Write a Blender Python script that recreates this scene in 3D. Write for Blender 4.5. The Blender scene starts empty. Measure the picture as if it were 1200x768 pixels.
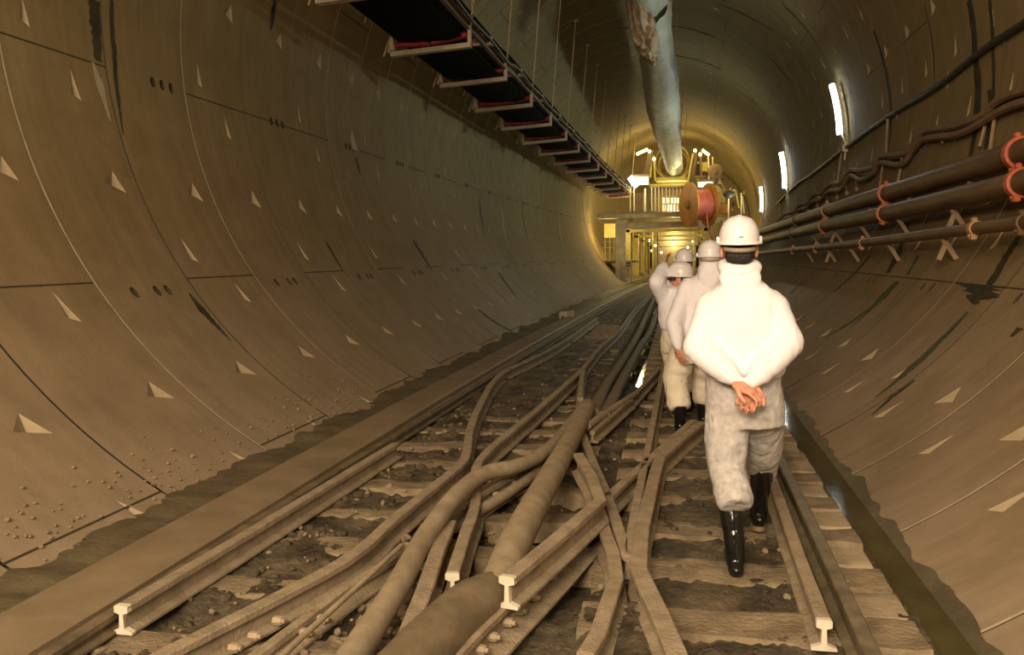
import bpy, bmesh, math, random
from mathutils import Vector, Matrix, noise, geometry
R_ = math.radians
scn = bpy.context.scene
col = scn.collection

# ------------------------------------------------------------------ camera
# world axes: X right, Y along the tunnel, Z up, z = 0 on top of the sleepers
M3 = Matrix(((0.98237, 0.0, 0.186945), (0.186292, 0.0835035, -0.978939), (-0.0156106, 0.996507, 0.0820314)))
CAM = Vector((0, 0, 1.62))
cd = bpy.data.cameras.new('camera'); cam = bpy.data.objects.new('camera', cd); col.objects.link(cam)
cam.matrix_world = Matrix.Translation(CAM) @ M3.to_4x4()
cd.sensor_width = 36.0; cd.lens = 36.0 * 1000 / 1200; cd.clip_start = 0.05; cd.clip_end = 300
scn.camera = cam

# ------------------------------------------------------------------ exposure, world, lights
scn.view_settings.view_transform = 'Standard'; scn.view_settings.look = 'None'
scn.view_settings.gamma = 1; scn.view_settings.use_curve_mapping = False
scn.view_settings.exposure = 0.0
wd = bpy.data.worlds.new('world'); scn.world = wd; wd.use_nodes = True
wd.node_tree.nodes['Background'].inputs[0].default_value = (0.9, 0.62, 0.34, 1)
wd.node_tree.nodes['Background'].inputs[1].default_value = 0.05

def area(name, loc, aim, sx, sy, power, colr):
    l = bpy.data.lights.new(name, 'AREA'); l.shape = 'RECTANGLE'; l.size = sx; l.size_y = sy
    l.energy = power; l.color = colr
    o = bpy.data.objects.new(name, l); col.objects.link(o); o.location = loc
    o.rotation_euler = (Vector(aim) - Vector(loc)).to_track_quat('-Z', 'Y').to_euler()
    return o
def point(name, loc, power, colr, r=0.1):
    l = bpy.data.lights.new(name, 'POINT'); l.energy = power; l.color = colr; l.shadow_soft_size = r
    o = bpy.data.objects.new(name, l); col.objects.link(o); o.location = loc
    return o
WARM = (1.0, 0.79, 0.53)
area('fill_light_left', (-3.7, -3.0, 5.0), (3.4, 9, 4.2), 1.6, .8, 330, WARM)  # added fill without a known source, brightens the right wall
area('work_light', (-0.6, -2.6, 3.5), (0.1, 6, 1.0), 1.6, 1.0, 375, WARM)
area('tunnel_light_behind', (-1.2, -5.0, 6.6), (-1.2, 9, 0.5), 3.0, 1.5, 570, WARM)

# ------------------------------------------------------------------ helpers
RT = 4.65; CX = -0.9; CZ = 4.02          # tunnel lining: radius and centre
def bendx(y): return 0.0007 * max(0.0, y - 15) ** 2     # the tunnel curves gently right
def ray(px, py): return M3 @ Vector((px - 600, 384 - py, -1000))
def unb(p): return Vector((p.x - bendx(p.y), p.y, p.z))
def fl(px, py, h=0.0):
    d = ray(px, py); return unb(CAM + d * ((h - CAM.z) / d.z))
def at(px, py, Y):
    d = ray(px, py); return unb(CAM + d * (Y / d.y))
def ringpt(ang, y, r=RT):
    a = R_(ang); return Vector((CX + r * math.cos(a), y, CZ + r * math.sin(a)))

ORIG = {}
def tagit(o, label=None, cat=None, group=None, kind=None):
    if label: o['label'] = label
    if cat: o['category'] = cat
    if group: o['group'] = group
    if kind: o['kind'] = kind
    return o
def empty(name, loc, label, cat, group=None):
    o = bpy.data.objects.new(name, None); col.objects.link(o)
    loc = Vector(loc); loc = Vector((loc.x + bendx(loc.y), loc.y, loc.z))
    o.location = loc; ORIG[o] = loc; o.empty_display_size = 0.1
    return tagit(o, label, cat, group)

class MB:
    def __init__(s): s.v = []; s.f = []; s.m = []; s.mi = 0; s.smooth = True
    def add(s, vs, fs):
        n = len(s.v); s.v += [Vector(v) for v in vs]
        for f in fs: s.f.append([i + n for i in f]); s.m.append(s.mi)
    def box(s, c, d, rot=None, bev=0.0):
        c = Vector(c); h = Vector(d) / 2; rot = rot or Matrix.Identity(3)
        b = min(bev, min(h) * 0.9)
        if b <= 0:
            vs = [c + rot @ Vector((sx * h.x, sy * h.y, sz * h.z)) for sx in (-1, 1) for sy in (-1, 1) for sz in (-1, 1)]
            s.add(vs, [(0, 1, 3, 2), (4, 6, 7, 5), (0, 4, 5, 1), (2, 3, 7, 6), (0, 2, 6, 4), (1, 5, 7, 3)])
        else:                                   # chamfered vertical profile: 8-gon rings
            def ring(hx, hy, z):
                return [Vector((x, y, z)) for x, y in ((-hx, -hy + b), (-hx + b, -hy), (hx - b, -hy), (hx, -hy + b), (hx, hy - b), (hx - b, hy), (-hx + b, hy), (-hx, hy - b))]
            rs = [ring(h.x - b, h.y - b, -h.z), ring(h.x, h.y, -h.z + b), ring(h.x, h.y, h.z - b), ring(h.x - b, h.y - b, h.z)]
            vs = [c + rot @ v for r in rs for v in r]
            fs = [tuple(range(7, -1, -1)), tuple(range(24, 32))]
            for k in range(3):
                for i in range(8): j = (i + 1) % 8; fs.append((k * 8 + i, k * 8 + j, k * 8 + 8 + j, k * 8 + 8 + i))
            s.add(vs, fs)
    def bar(s, a, b, w, h=None, up=(0, 0, 1)):
        a = Vector(a); b = Vector(b); h = h or w; t = (b - a); L = t.length; t.normalize()
        u = Vector(up); x = t.cross(u)
        if x.length < 1e-3: x = t.cross(Vector((1, 0, 0)))
        x.normalize(); z = x.cross(t)
        s.box((a + b) / 2, (w, L, h), Matrix((x, t, z)).transposed())
    def tube(s, pts, r, n=10, cap=True, sx=1.0):
        pts = [Vector(p) for p in pts]; N = len(pts)
        rr = r if isinstance(r, (list, tuple)) else [r] * N
        t0 = (pts[1] - pts[0]).normalized()
        x = t0.cross(Vector((0, 0, 1)))
        if x.length < 0.05: x = t0.cross(Vector((0, 1, 0)))
        x.normalize(); vs = []
        for i, p in enumerate(pts):
            t = (pts[min(i + 1, N - 1)] - pts[max(i - 1, 0)]).normalized()
            x = (x - t * x.dot(t)).normalized(); z = x.cross(t)
            for k in range(n):
                a = 2 * math.pi * k / n; vs.append(p + (x * math.cos(a) * sx + z * math.sin(a)) * rr[i])
        fs = [(i * n + k, i * n + (k + 1) % n, (i + 1) * n + (k + 1) % n, (i + 1) * n + k) for i in range(N - 1) for k in range(n)]
        if cap: fs += [tuple(range(n - 1, -1, -1)), tuple(range((N - 1) * n, N * n))]
        s.add(vs, fs)
    def ell(s, c, r, n=14, m=9, rot=None):
        c = Vector(c); rot = rot or Matrix.Identity(3); vs = [c + rot @ Vector((0, 0, -r[2]))]
        for i in range(1, m):
            a = math.pi * i / m
            for k in range(n):
                b = 2 * math.pi * k / n
                vs.append(c + rot @ Vector((r[0] * math.sin(a) * math.cos(b), r[1] * math.sin(a) * math.sin(b), -r[2] * math.cos(a))))
        vs.append(c + rot @ Vector((0, 0, r[2]))); L = len(vs) - 1
        fs = [(0, 1 + (k + 1) % n, 1 + k) for k in range(n)]
        for i in range(m - 2):
            for k in range(n): fs.append((1 + i * n + k, 1 + i * n + (k + 1) % n, 1 + (i + 1) * n + (k + 1) % n, 1 + (i + 1) * n + k))
        fs += [(L - n + k, L - n + (k + 1) % n, L) for k in range(n)]
        s.add(vs, fs)
    def cone(s, a, b, ra, rb, n=12):            # round-ended tapered limb
        a = Vector(a); b = Vector(b); t = (b - a).normalized()
        s.tube([a - t * ra * .95, a - t * ra * .7, a, b, b + t * rb * .7, b + t * rb * .95], [ra * .3, ra * .72, ra, rb, rb * .72, rb * .3], n)
    def loft(s, rings, n=20, cap=True, pw=1.0):   # rings: (centre, rx, ry)
        vs = []
        for c, rx, ry in rings:
            c = Vector(c)
            for k in range(n):
                a = 2 * math.pi * k / n; ca = math.cos(a); sa = math.sin(a)
                ca = math.copysign(abs(ca) ** pw, ca); sa = math.copysign(abs(sa) ** pw, sa)
                vs.append(c + Vector((rx * ca, ry * sa, 0)))
        N = len(rings)
        fs = [(i * n + k, i * n + (k + 1) % n, (i + 1) * n + (k + 1) % n, (i + 1) * n + k) for i in range(N - 1) for k in range(n)]
        if cap: fs += [tuple(range(n - 1, -1, -1)), tuple(range((N - 1) * n, N * n))]
        s.add(vs, fs)
    def sweep(s, pts, prof, closed=True, wob=0.0):            # prof: (side, up), level path
        pts = [Vector(p) for p in pts]; N = len(pts); n = len(prof); vs = []
        for i, p in enumerate(pts):
            t = Vector((0, 0, 0))
            if i > 0: t += (pts[i] - pts[i - 1]).normalized()
            if i < N - 1: t += (pts[i + 1] - pts[i]).normalized()
            t.normalize(); x = t.cross(Vector((0, 0, 1))).normalized(); z = x.cross(t)
            k = 1.0
            if 0 < i < N - 1: k = 1 / max(0.6, t.dot((pts[i] - pts[i - 1]).normalized()))
            for a, b in prof:
                w = 1 + wob * noise.noise(p * 7 + Vector((a * 40, 0, b * 40)))
                vs.append(p + x * a * k * w + z * b)
        fs = [(i * n + k, i * n + (k + 1) % n, (i + 1) * n + (k + 1) % n, (i + 1) * n + k) for i in range(N - 1) for k in range(n)]
        fs += [tuple(range(n - 1, -1, -1)), tuple(range((N - 1) * n, N * n))]
        s.add(vs, fs)
    def build(s, name, mats, parent=None, smooth=False, sharp=None, bend=True):
        o = Vector((0, 0, 0))
        if parent is not None: o = ORIG.get(parent, o)
        me = bpy.data.meshes.new(name)
        vs = [(v.x + (bendx(v.y) if bend else 0) - o.x, v.y - o.y, v.z - o.z) for v in s.v]
        me.from_pydata(vs, [], s.f)
        for m in (mats if isinstance(mats, (list, tuple)) else [mats]): me.materials.append(m)
        me.polygons.foreach_set('material_index', s.m)
        bm = bmesh.new(); bm.from_mesh(me); bmesh.ops.recalc_face_normals(bm, faces=bm.faces); bm.to_mesh(me); bm.free()
        if smooth: me.polygons.foreach_set('use_smooth', [True] * len(me.polygons))
        if smooth and sharp: me.set_sharp_from_angle(angle=R_(sharp))
        me.update(); ob = bpy.data.objects.new(name, me); col.objects.link(ob)
        if parent is not None:
            ob.parent = parent; ORIG[ob] = o
        else: ORIG[ob] = Vector((0, 0, 0))
        return ob

def fix_origin(o):                      # put a lone mesh's origin at its base centre
    vs = [v.co for v in o.data.vertices]
    c = Vector(((min(v.x for v in vs) + max(v.x for v in vs)) / 2, (min(v.y for v in vs) + max(v.y for v in vs)) / 2, min(v.z for v in vs)))
    o.data.transform(Matrix.Translation(-c)); o.location = c; ORIG[o] = c
    return o
def lone(mb, name, mats, label, cat, group=None, smooth=False, sharp=None, kind=None):
    return tagit(fix_origin(mb.build(name, mats, None, smooth, sharp)), label, cat, group, kind)

def blob(mb, name, mat, parent, voxel, smooth=4, wr=0.0, ws=6.0, wfun=None):
    """union of closed shapes grown into one continuous skin, with real creases"""
    me = bpy.data.meshes.new('tmp'); me.from_pydata([tuple(v) for v in mb.v], [], mb.f)
    bm = bmesh.new(); bm.from_mesh(me); bmesh.ops.recalc_face_normals(bm, faces=bm.faces); bm.to_mesh(me); bm.free()
    t = bpy.data.objects.new('tmp', me); col.objects.link(t)
    md = t.modifiers.new('r', 'REMESH'); md.mode = 'VOXEL'; md.voxel_size = voxel; md.use_smooth_shade = True
    if smooth:
        ms = t.modifiers.new('s', 'SMOOTH'); ms.factor = 0.5; ms.iterations = smooth
    dg = bpy.context.evaluated_depsgraph_get(); dg.update()
    nm = bpy.data.meshes.new_from_object(t.evaluated_get(dg)); bpy.data.objects.remove(t); nm.name = name
    if wr or wfun:
        nrm = [v.normal.copy() for v in nm.vertices]
        for v, n in zip(nm.vertices, nrm):
            d = 0
            if wr:
                p = v.co * ws; q = Vector((p.x * 1.5 + noise.noise(p) * 1.2, p.y * 1.5, p.z * .75 + noise.noise(p * .7 + Vector((5, 1, 2))) * 1.5)); q *= .8
                d = wr * (noise.noise(q) + .6 * (1 - 2 * abs(noise.noise(q * 1.9))) - .3)
            v.co += n * (d + (wfun(v.co) if wfun else 0))
    o = ORIG.get(parent, Vector((0, 0, 0)))
    nm.transform(Matrix.Translation(-o)); nm.materials.clear(); nm.materials.append(mat)
    nm.polygons.foreach_set('use_smooth', [True] * len(nm.polygons))
    ob = bpy.data.objects.new(name, nm); col.objects.link(ob)
    if parent is not None: ob.parent = parent
    ORIG[ob] = o
    return ob

# ------------------------------------------------------------------ materials
def nodes(name):
    m = bpy.data.materials.new(name); m.use_nodes = True; nt = m.node_tree
    return m, nt, nt.nodes['Principled BSDF']
def N(nt, t, **k):
    n = nt.nodes.new(t)
    for a, b in k.items():
        if a in n.inputs: n.inputs[a].default_value = b
        else: setattr(n, a, b)
    return n
def surf(name, c1, c2, rough=0.8, scale=6, bump=0.3, bdist=0.01, bscale=40, metal=0.0, stretch=(1, 1, 1), rough2=None, lo=.35, hi=.65, spec=.5):
    m, nt, b = nodes(name); L = nt.links.new
    tc = N(nt, 'ShaderNodeNewGeometry'); mp = N(nt, 'ShaderNodeMapping'); mp.inputs['Scale'].default_value = stretch
    L(tc.outputs['Position'], mp.inputs[0])
    n1 = N(nt, 'ShaderNodeTexNoise', Scale=scale, Detail=6.0, Roughness=0.6); L(mp.outputs[0], n1.inputs['Vector'])
    r = N(nt, 'ShaderNodeValToRGB'); r.color_ramp.elements[0].position = lo; r.color_ramp.elements[1].position = hi
    r.color_ramp.elements[0].color = (*c1, 1); r.color_ramp.elements[1].color = (*c2, 1)
    L(n1.outputs['Fac'], r.inputs[0]); L(r.outputs[0], b.inputs['Base Color'])
    n2 = N(nt, 'ShaderNodeTexNoise', Scale=bscale, Detail=8.0, Roughness=0.65); L(mp.outputs[0], n2.inputs['Vector'])
    bp = N(nt, 'ShaderNodeBump', Strength=bump, Distance=bdist); L(n2.outputs['Fac'], bp.inputs['Height']); L(bp.outputs[0], b.inputs['Normal'])
    b.inputs['Roughness'].default_value = rough; b.inputs['Metallic'].default_value = metal
    b.inputs['Specular IOR Level'].default_value = spec
    if rough2 is not None:
        mr = N(nt, 'ShaderNodeMapRange'); mr.inputs[1].default_value = .42; mr.inputs[2].default_value = .58
        mr.inputs[3].default_value = rough; mr.inputs[4].default_value = rough2
        L(n1.outputs['Fac'], mr.inputs[0]); L(mr.outputs[0], b.inputs['Roughness'])
    return m
def emit(name, c, s):
    m, nt, b = nodes(name); b.inputs['Base Color'].default_value = (*c, 1)
    b.inputs['Emission Color'].default_value = (*c, 1); b.inputs['Emission Strength'].default_value = s
    return m

def wall_mat():
    m, nt, b = nodes('muddy_concrete'); L = nt.links.new
    g = N(nt, 'ShaderNodeNewGeometry'); sp = N(nt, 'ShaderNodeSeparateXYZ'); L(g.outputs['Position'], sp.inputs[0])
    # dust on the lower lining, ragged edge; mid and top tones also carry painted lighting
    n0 = N(nt, 'ShaderNodeTexNoise', Scale=0.7, Detail=5.0); L(g.outputs['Position'], n0.inputs['Vector'])
    ad = N(nt, 'ShaderNodeMath', operation='MULTIPLY_ADD'); ad.inputs[1].default_value = 2.4; L(n0.outputs['Fac'], ad.inputs[0]); L(sp.outputs['Z'], ad.inputs[2])
    mr = N(nt, 'ShaderNodeMapRange'); mr.inputs[1].default_value = 1.0; mr.inputs[2].default_value = 5.4; mr.inputs[3].default_value = 0; mr.inputs[4].default_value = 1
    L(ad.outputs[0], mr.inputs[0])
    r = N(nt, 'ShaderNodeValToRGB'); cr = r.color_ramp
    cr.elements[0].position = 0; cr.elements[0].color = (*WALL_LOW, 1)
    cr.elements[1].position = 1; cr.elements[1].color = (*WALL_TOP, 1)
    e = cr.elements.new(.5); e.color = (*WALL_MID, 1)
    L(mr.outputs[0], r.inputs[0])
    # streaks running round the ring
    mp = N(nt, 'ShaderNodeMapping'); mp.inputs['Scale'].default_value = (.35, 5, .35); L(g.outputs['Position'], mp.inputs[0])
    n1 = N(nt, 'ShaderNodeTexNoise', Scale=1.6, Detail=6.0, Roughness=.6); L(mp.outputs[0], n1.inputs['Vector'])
    n2 = N(nt, 'ShaderNodeTexNoise', Scale=2.6, Detail=7.0, Roughness=.65); L(g.outputs['Position'], n2.inputs['Vector'])
    m1 = N(nt, 'ShaderNodeMapRange'); m1.inputs[1].default_value = .3; m1.inputs[2].default_value = .7; m1.inputs[3].default_value = .89; m1.inputs[4].default_value = 1.07
    L(n1.outputs['Fac'], m1.inputs[0])
    m2 = N(nt, 'ShaderNodeMapRange'); m2.inputs[1].default_value = .3; m2.inputs[2].default_value = .7; m2.inputs[3].default_value = .86; m2.inputs[4].default_value = 1.12
    L(n2.outputs['Fac'], m2.inputs[0])
    mm = N(nt, 'ShaderNodeMath', operation='MULTIPLY'); L(m1.outputs[0], mm.inputs[0]); L(m2.outputs[0], mm.inputs[1])
    mx = N(nt, 'ShaderNodeMix', data_type='RGBA', blend_type='MULTIPLY'); mx.inputs[0].default_value = 1
    L(r.outputs[0], mx.inputs[6]); L(mm.outputs[0], mx.inputs[7]); L(mx.outputs[2], b.inputs['Base Color'])
    n3 = N(nt, 'ShaderNodeTexNoise', Scale=30.0, Detail=8.0, Roughness=.7); L(g.outputs['Position'], n3.inputs['Vector'])
    bp = N(nt, 'ShaderNodeBump', Strength=.25, Distance=.01); L(n3.outputs['Fac'], bp.inputs['Height']); L(bp.outputs[0], b.inputs['Normal'])
    b.inputs['Roughness'].default_value = .85; b.inputs['Specular IOR Level'].default_value = .25
    return m
WALL_LOW = (0.325, 0.245, 0.168); WALL_MID = (0.24, 0.166, 0.080); WALL_TOP = (0.27, 0.205, 0.10)
MW = wall_mat()
M_GROOVE = surf('dark_joint', (.035, .026, .014), (.06, .045, .025), .9)
M_GROUT = surf('pale_mortar_joint', (.45, .36, .24), (.60, .50, .34), .7, scale=9)
M_PIT = surf('pocket_concrete', (.34, .265, .17), (.42, .33, .215), .9, spec=.2)
M_DAMP = surf('wet_stain', (.035, .033, .018), (.07, .062, .034), .75, scale=5, spec=.2)
M_ALGAE = surf('green_wet_stain', (.06, .068, .036), (.11, .115, .065), .75, scale=5, spec=.2)
M_PALE = surf('pale_lime_patch', (.36, .30, .20), (.46, .39, .27), .8, scale=7)
M_MUD = surf('wet_mud', (.055, .041, .024), (.21, .158, .095), .6, scale=3.5, bump=1.0, bdist=.07, bscale=20, rough2=.9)
M_BERM = surf('dark_wet_silt', (.095, .075, .042), (.15, .118, .068), .6, scale=4, bump=.6, bdist=.02, bscale=25)
M_DUST = surf('mud_coated_steel', (.275, .210, .138), (.405, .318, .218), .8, scale=9, bump=.9, bdist=.015, bscale=55)
M_DUSTD = surf('shaded_mud_coated_steel', (.10, .075, .045), (.20, .15, .09), .6, scale=7, bump=.6, bdist=.008, bscale=50)  # darker copy of the mud coat, the kerbside rail's shadow painted in
M_STEELR = surf('worn_running_rail', (.12, .094, .055), (.21, .165, .10), .55, scale=8, bump=.3, bdist=.004, bscale=60, metal=.1)
M_CUT = surf('clean_cut_steel', (.62, .54, .42), (.74, .66, .54), .5, scale=12)
M_TIE = surf('mud_caked_timber', (.19, .142, .086), (.37, .28, .178), .75, scale=5, bump=1.0, bdist=.025, bscale=26, stretch=(1, 1.5, 1))
M_BOARD = surf('dried_mud_board', (.33, .255, .168), (.43, .34, .232), .85, scale=6, bump=.7, bdist=.012, bscale=28)
M_KERB = surf('muddy_kerb', (.20, .147, .090), (.27, .20, .125), .6, scale=3, bump=.3, bdist=.006, bscale=30)
M_HOSE = surf('mud_coated_hose', (.25, .192, .125), (.37, .29, .195), .8, scale=8, bump=.5, bdist=.008, bscale=40)
M_HOSED = surf('dark_wet_hose', (.13, .098, .058), (.20, .15, .092), .75, scale=8, bump=.4, bdist=.006, bscale=40)
M_PIPE = surf('rusty_pipe', (.115, .062, .028), (.20, .118, .056), .55, scale=5, bump=.3, bdist=.004, bscale=30, stretch=(1, .3, 1))
M_CPL = surf('red_coupling', (.50, .10, .045), (.62, .16, .08), .5, scale=14)
M_CPLT = surf('faded_coupling', (.45, .24, .12), (.55, .32, .18), .6, scale=14)
M_ARM = surf('bracket_steel', (.30, .20, .11), (.40, .28, .165), .6, scale=10)
M_CABLE = surf('dusty_cable', (.18, .11, .062), (.29, .185, .11), .8, scale=10)
M_CABLEK = surf('black_cable', (.022, .018, .012), (.05, .04, .026), .5, scale=10)
M_STRAP = surf('tan_hanger', (.42, .31, .18), (.54, .41, .25), .7)
M_DUCT = surf('silvery_duct_fabric', (.42, .42, .34), (.56, .56, .46), .5, scale=3, bump=.9, bdist=.03, bscale=7, stretch=(1, .5, 1))
M_DUCTB = surf('brown_shaded_duct_fabric', (.33, .24, .15), (.45, .34, .22), .6, scale=4, bump=.6, bdist=.03, bscale=7)  # brown fabric, its tone includes the shade on the duct's left part
M_BELT = surf('black_rubber_belt', (.004, .004, .004), (.008, .008, .007), .9, scale=4, spec=.1)
M_ROLL = surf('red_roller', (.24, .018, .03), (.34, .03, .045), .45, scale=10)
M_CHAN = surf('galvanised_channel', (.44, .36, .26), (.56, .47, .35), .5, scale=10)
M_FRAME = surf('dusty_frame_steel', (.16, .12, .07), (.25, .19, .115), .6, scale=8)
M_WATER = surf('murky_water', (.075, .062, .027), (.115, .095, .043), .045, scale=2, bump=.12, bdist=.008, bscale=9)
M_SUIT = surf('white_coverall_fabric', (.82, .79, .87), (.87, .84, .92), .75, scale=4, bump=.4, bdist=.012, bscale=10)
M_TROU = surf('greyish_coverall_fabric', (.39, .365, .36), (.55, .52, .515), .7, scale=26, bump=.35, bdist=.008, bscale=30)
M_CREAM = surf('cream_coverall_fabric', (.66, .58, .46), (.78, .70, .58), .75, scale=6, bump=.3, bdist=.010, bscale=12)
M_HELM = surf('white_helmet_plastic', (.80, .77, .82), (.84, .81, .86), .28, scale=3, bump=.02, bdist=.001)
M_SKIN = surf('skin', (.56, .25, .17), (.68, .34, .24), .55, scale=30, bump=.15, bdist=.002, bscale=60)
M_SKINR = surf('reddish_skin', (.42, .13, .08), (.52, .18, .11), .55, scale=20, bump=.15, bdist=.002, bscale=60)
M_HAIR = surf('black_hair', (.008, .006, .005), (.018, .014, .011), .5, scale=60, bump=.7, bdist=.006, bscale=140, stretch=(3, 3, .6))
M_BOOT = surf('black_rubber_boot', (.006, .006, .006), (.013, .012, .012), .16, scale=4, bump=.12, bdist=.004, bscale=14)
M_BOOTM = surf('mud_on_boot', (.20, .15, .09), (.28, .21, .13), .8, scale=10)
M_DARK = surf('dark_plastic', (.015, .013, .012), (.03, .027, .024), .35)
M_BAND = surf('helmet_band', (.30, .22, .16), (.38, .29, .21), .6)
M_YEL = surf('yellow_painted_steel', (.52, .42, .12), (.68, .56, .19), .5, scale=3)
M_GRY = surf('grey_painted_steel', (.30, .25, .17), (.42, .35, .25), .55, scale=3)
M_BRN = surf('brown_steel', (.12, .07, .035), (.18, .11, .06), .6, scale=3)
M_REEL = surf('orange_brown_reel', (.30, .13, .025), (.42, .19, .045), .55, scale=2)
M_DRUM = surf('red_cable_drum', (.40, .09, .07), (.48, .13, .10), .5, scale=3)
M_WHT = surf('white_painted_steel', (.62, .58, .42), (.74, .70, .54), .5)
M_NAVY = surf('dark_blue_paint', (.03, .04, .06), (.05, .06, .08), .5)
M_STONE = surf('gravel_stone', (.20, .15, .095), (.34, .26, .17), .85, scale=20, bump=.5, bdist=.005, bscale=80)
E_TUBE = emit('cool_white_tube', (0.86, 0.95, 1.0), 14)
E_YEL = emit('yellow_lamp_glass', (1.0, 0.80, 0.25), 9)
E_FLOOD = emit('floodlight_glass', (1.0, 0.90, 0.50), 2.2)
E_SMALL = emit('small_lamp_glass', (1.0, 0.85, 0.36), 4)
# ------------------------------------------------------------------ tunnel lining
RW = 1.385; Y0 = 4.98; STEP = 2.25
def rp(ang, y, r=RT):                     # ring planes are slightly skewed across the tunnel
    p = ringpt(ang, y, r); p.y += 0.055 * (p.x + 5.2); return p
def lining(name, a0, a1, rings, pockets, joints):
    mb = MB(); cache = {}
    i0 = int(round(a0 / STEP)); i1 = int(round(a1 / STEP))
    G = 0.011                              # half width of the ring joint
    for k in rings:
        ys = Y0 + k * RW; near = -3 <= k <= 26
        nu = 8 if near else 2
        ext = 3.5
        us = [G + (RW - 2 * G) * u / nu for u in range(nu + 1)]
        idx = {}
        def vid(i, u):
            if (i, u) not in idx:
                idx[(i, u)] = len(mb.v); mb.v.append(rp(i * STEP, ys + us[u]))
            return idx[(i, u)]
        used = set(); pk = []
        if near:
            for (uf, ang, typ) in pockets(k):
                i = int(round(ang / STEP)); u = int(round(uf * nu))
                if i - 1 < i0 or i + 1 > i1 or u < 1 or u > nu - 1: continue
                cells = [(i - 1, u - 1), (i - 1, u), (i, u - 1), (i, u)]
                if typ == 3: cells = [(i, u)]
                if any(c in used for c in cells): continue
                used.update(cells); pk.append((i, u, typ))
        for i in range(i0, i1):
            for u in range(nu):
                if (i, u) in used: continue
                mb.f.append([vid(i, u), vid(i + 1, u), vid(i + 1, u + 1), vid(i, u + 1)]); mb.m.append(0)
        w = RT * R_(STEP)
        for (i, u, typ) in pk:
            if typ == 3:
                b = [(i, u), (i + 1, u), (i + 1, u + 1), (i, u + 1)]; cu = us[u] + .085; ca = (i + .5) * w
                hole = [(cu + .045 * math.cos(t * math.pi / 4), ca + .062 * math.sin(t * math.pi / 4)) for t in range(8)]
                deep = [(cu, ca, .14)]
            else:
                b = [(i - 1, u - 1), (i, u - 1), (i + 1, u - 1), (i + 1, u), (i + 1, u + 1), (i, u + 1), (i - 1, u + 1), (i - 1, u)]
                cu = us[u]; ca = i * w; s = -1 if (i * STEP) > 90 else 1      # s: which way is up the wall
                j = random.uniform(.75, 1.05)
                if typ == 1: hole = [(cu - .02, ca + s * .16 * j), (cu - .065, ca - s * .10), (cu + .06 * j, ca - s * .15)]; deep = [(cu - .005, ca - s * .08, .05)]
                else: hole = [(cu - .16 * j, ca - s * .03), (cu + .03, ca + s * .12 * j), (cu + .12, ca - s * .12)]; deep = [(cu + .025, ca - s * .03, .06)]
            outer = [Vector((us[q[1]], q[0] * w, 0)) for q in b]
            hp = [Vector((x, y, 0)) for x, y in hole]
            hv = []
            for x, y in hole:
                hv.append(len(mb.v)); mb.v.append(rp(y / w * STEP, ys + x))
            ids = [vid(*q) for q in b] + hv
            for t in geometry.tessellate_polygon([outer, hp]):
                mb.f.append([ids[q] for q in t]); mb.m.append(0)
            dx, dy, dz = deep[0]
            base = len(mb.v)
            for x, y in hole: mb.v.append(rp(y / w * STEP, ys + x, RT + .001))
            c = len(mb.v); mb.v.append(rp(dy / w * STEP, ys + dx, RT + dz))
            n = len(hole)
            for q in range(n): mb.f.append([base + q, base + (q + 1) % n, c]); mb.m.append(1 if typ == 3 else 2)  # bolt holes take the dark joint colour as painted-in shade
        # ring joint: recessed strip, some filled with pale mortar
        pale = k in (1, 3) or (k in (0, -1) and a0 < 0) or (k > 4 and k % 3 == 0)
        pd = -0.004 if pale else 0.02
        wj = 1.0 if k in (1, 3, 0, -1) else .5
        for i in range(i0, i1):
            a = [rp(i * STEP, ys - G * wj, RT + pd), rp((i + 1) * STEP, ys - G * wj, RT + pd), rp((i + 1) * STEP, ys + G * wj, RT + pd), rp(i * STEP, ys + G * wj, RT + pd)]
            mb.mi = 3 if pale else 1; mb.add(a, [(0, 1, 2, 3)])
            if not pale or wj < 1:
                mb.mi = 1
                mb.add([rp(i * STEP, ys - G * 1.3, RT + .021), rp((i + 1) * STEP, ys - G * 1.3, RT + .021), rp((i + 1) * STEP, ys + G * 1.3, RT + .021), rp(i * STEP, ys + G * 1.3, RT + .021)], [(0, 1, 2, 3)])
        # longitudinal joints: a thin dark strip laid along the lining
        mb.mi = 1
        for ang in joints(k):
            if a0 < ang < a1:
                h = .10
                mb.add([rp(ang - h, ys, RT - .002), rp(ang + h, ys, RT - .002), rp(ang + h, ys + RW, RT - .002), rp(ang - h, ys + RW, RT - .002)], [(0, 1, 2, 3)])
        mb.mi = 0
    me = bpy.data.meshes.new(name)
    return mb
def joints(k):
    ev = [213.4, 263, -36, 12, 61, 108, 160]; od = [185.7, 237.7, -66, -20, 34, 84, 133]
    j = ev if k % 2 == 0 else od
    return j + ([185.7] if k == 4 else []) + ([-36] if k % 2 else [])
def pockets(k):
    o = [(.78, 227, 2), (.78, 199.5, 2), (.8, 171.7, 2), (.75, 237.4, 1), (.8, 157, 1), (.3, 143, 1), (.75, 128, 2), (.3, 116, 1), (.7, 99, 1), (.3, 80, 1), (.7, 66, 2)]
    if k % 2 == 0: o += [(.21, 210, 1), (.65, 217, 1), (.45, 184.5, 3), (.62, 184.5, 3), (.78, 184.5, 3)]
    else: o += [(.22, 182.3, 1), (.68, 189, 1), (.2, 213.2, 3), (.45, 213.2, 3), (.65, 213.2, 3)]
    o += [(.3, -49, 2), (.7, -54, 1), (.7, -29, 1), (.35, -23, 1), (.7, -6, 1), (.3, 5, 1), (.75, 13, 2), (.3, 24, 1), (.7, 38, 1), (.3, 50, 1)]
    if k % 2: o += [(.4, -38.5, 3), (.6, -38.5, 3), (.5, -1, 1)]
    return o
random.seed(4)
RK = range(-9, 52)
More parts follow.
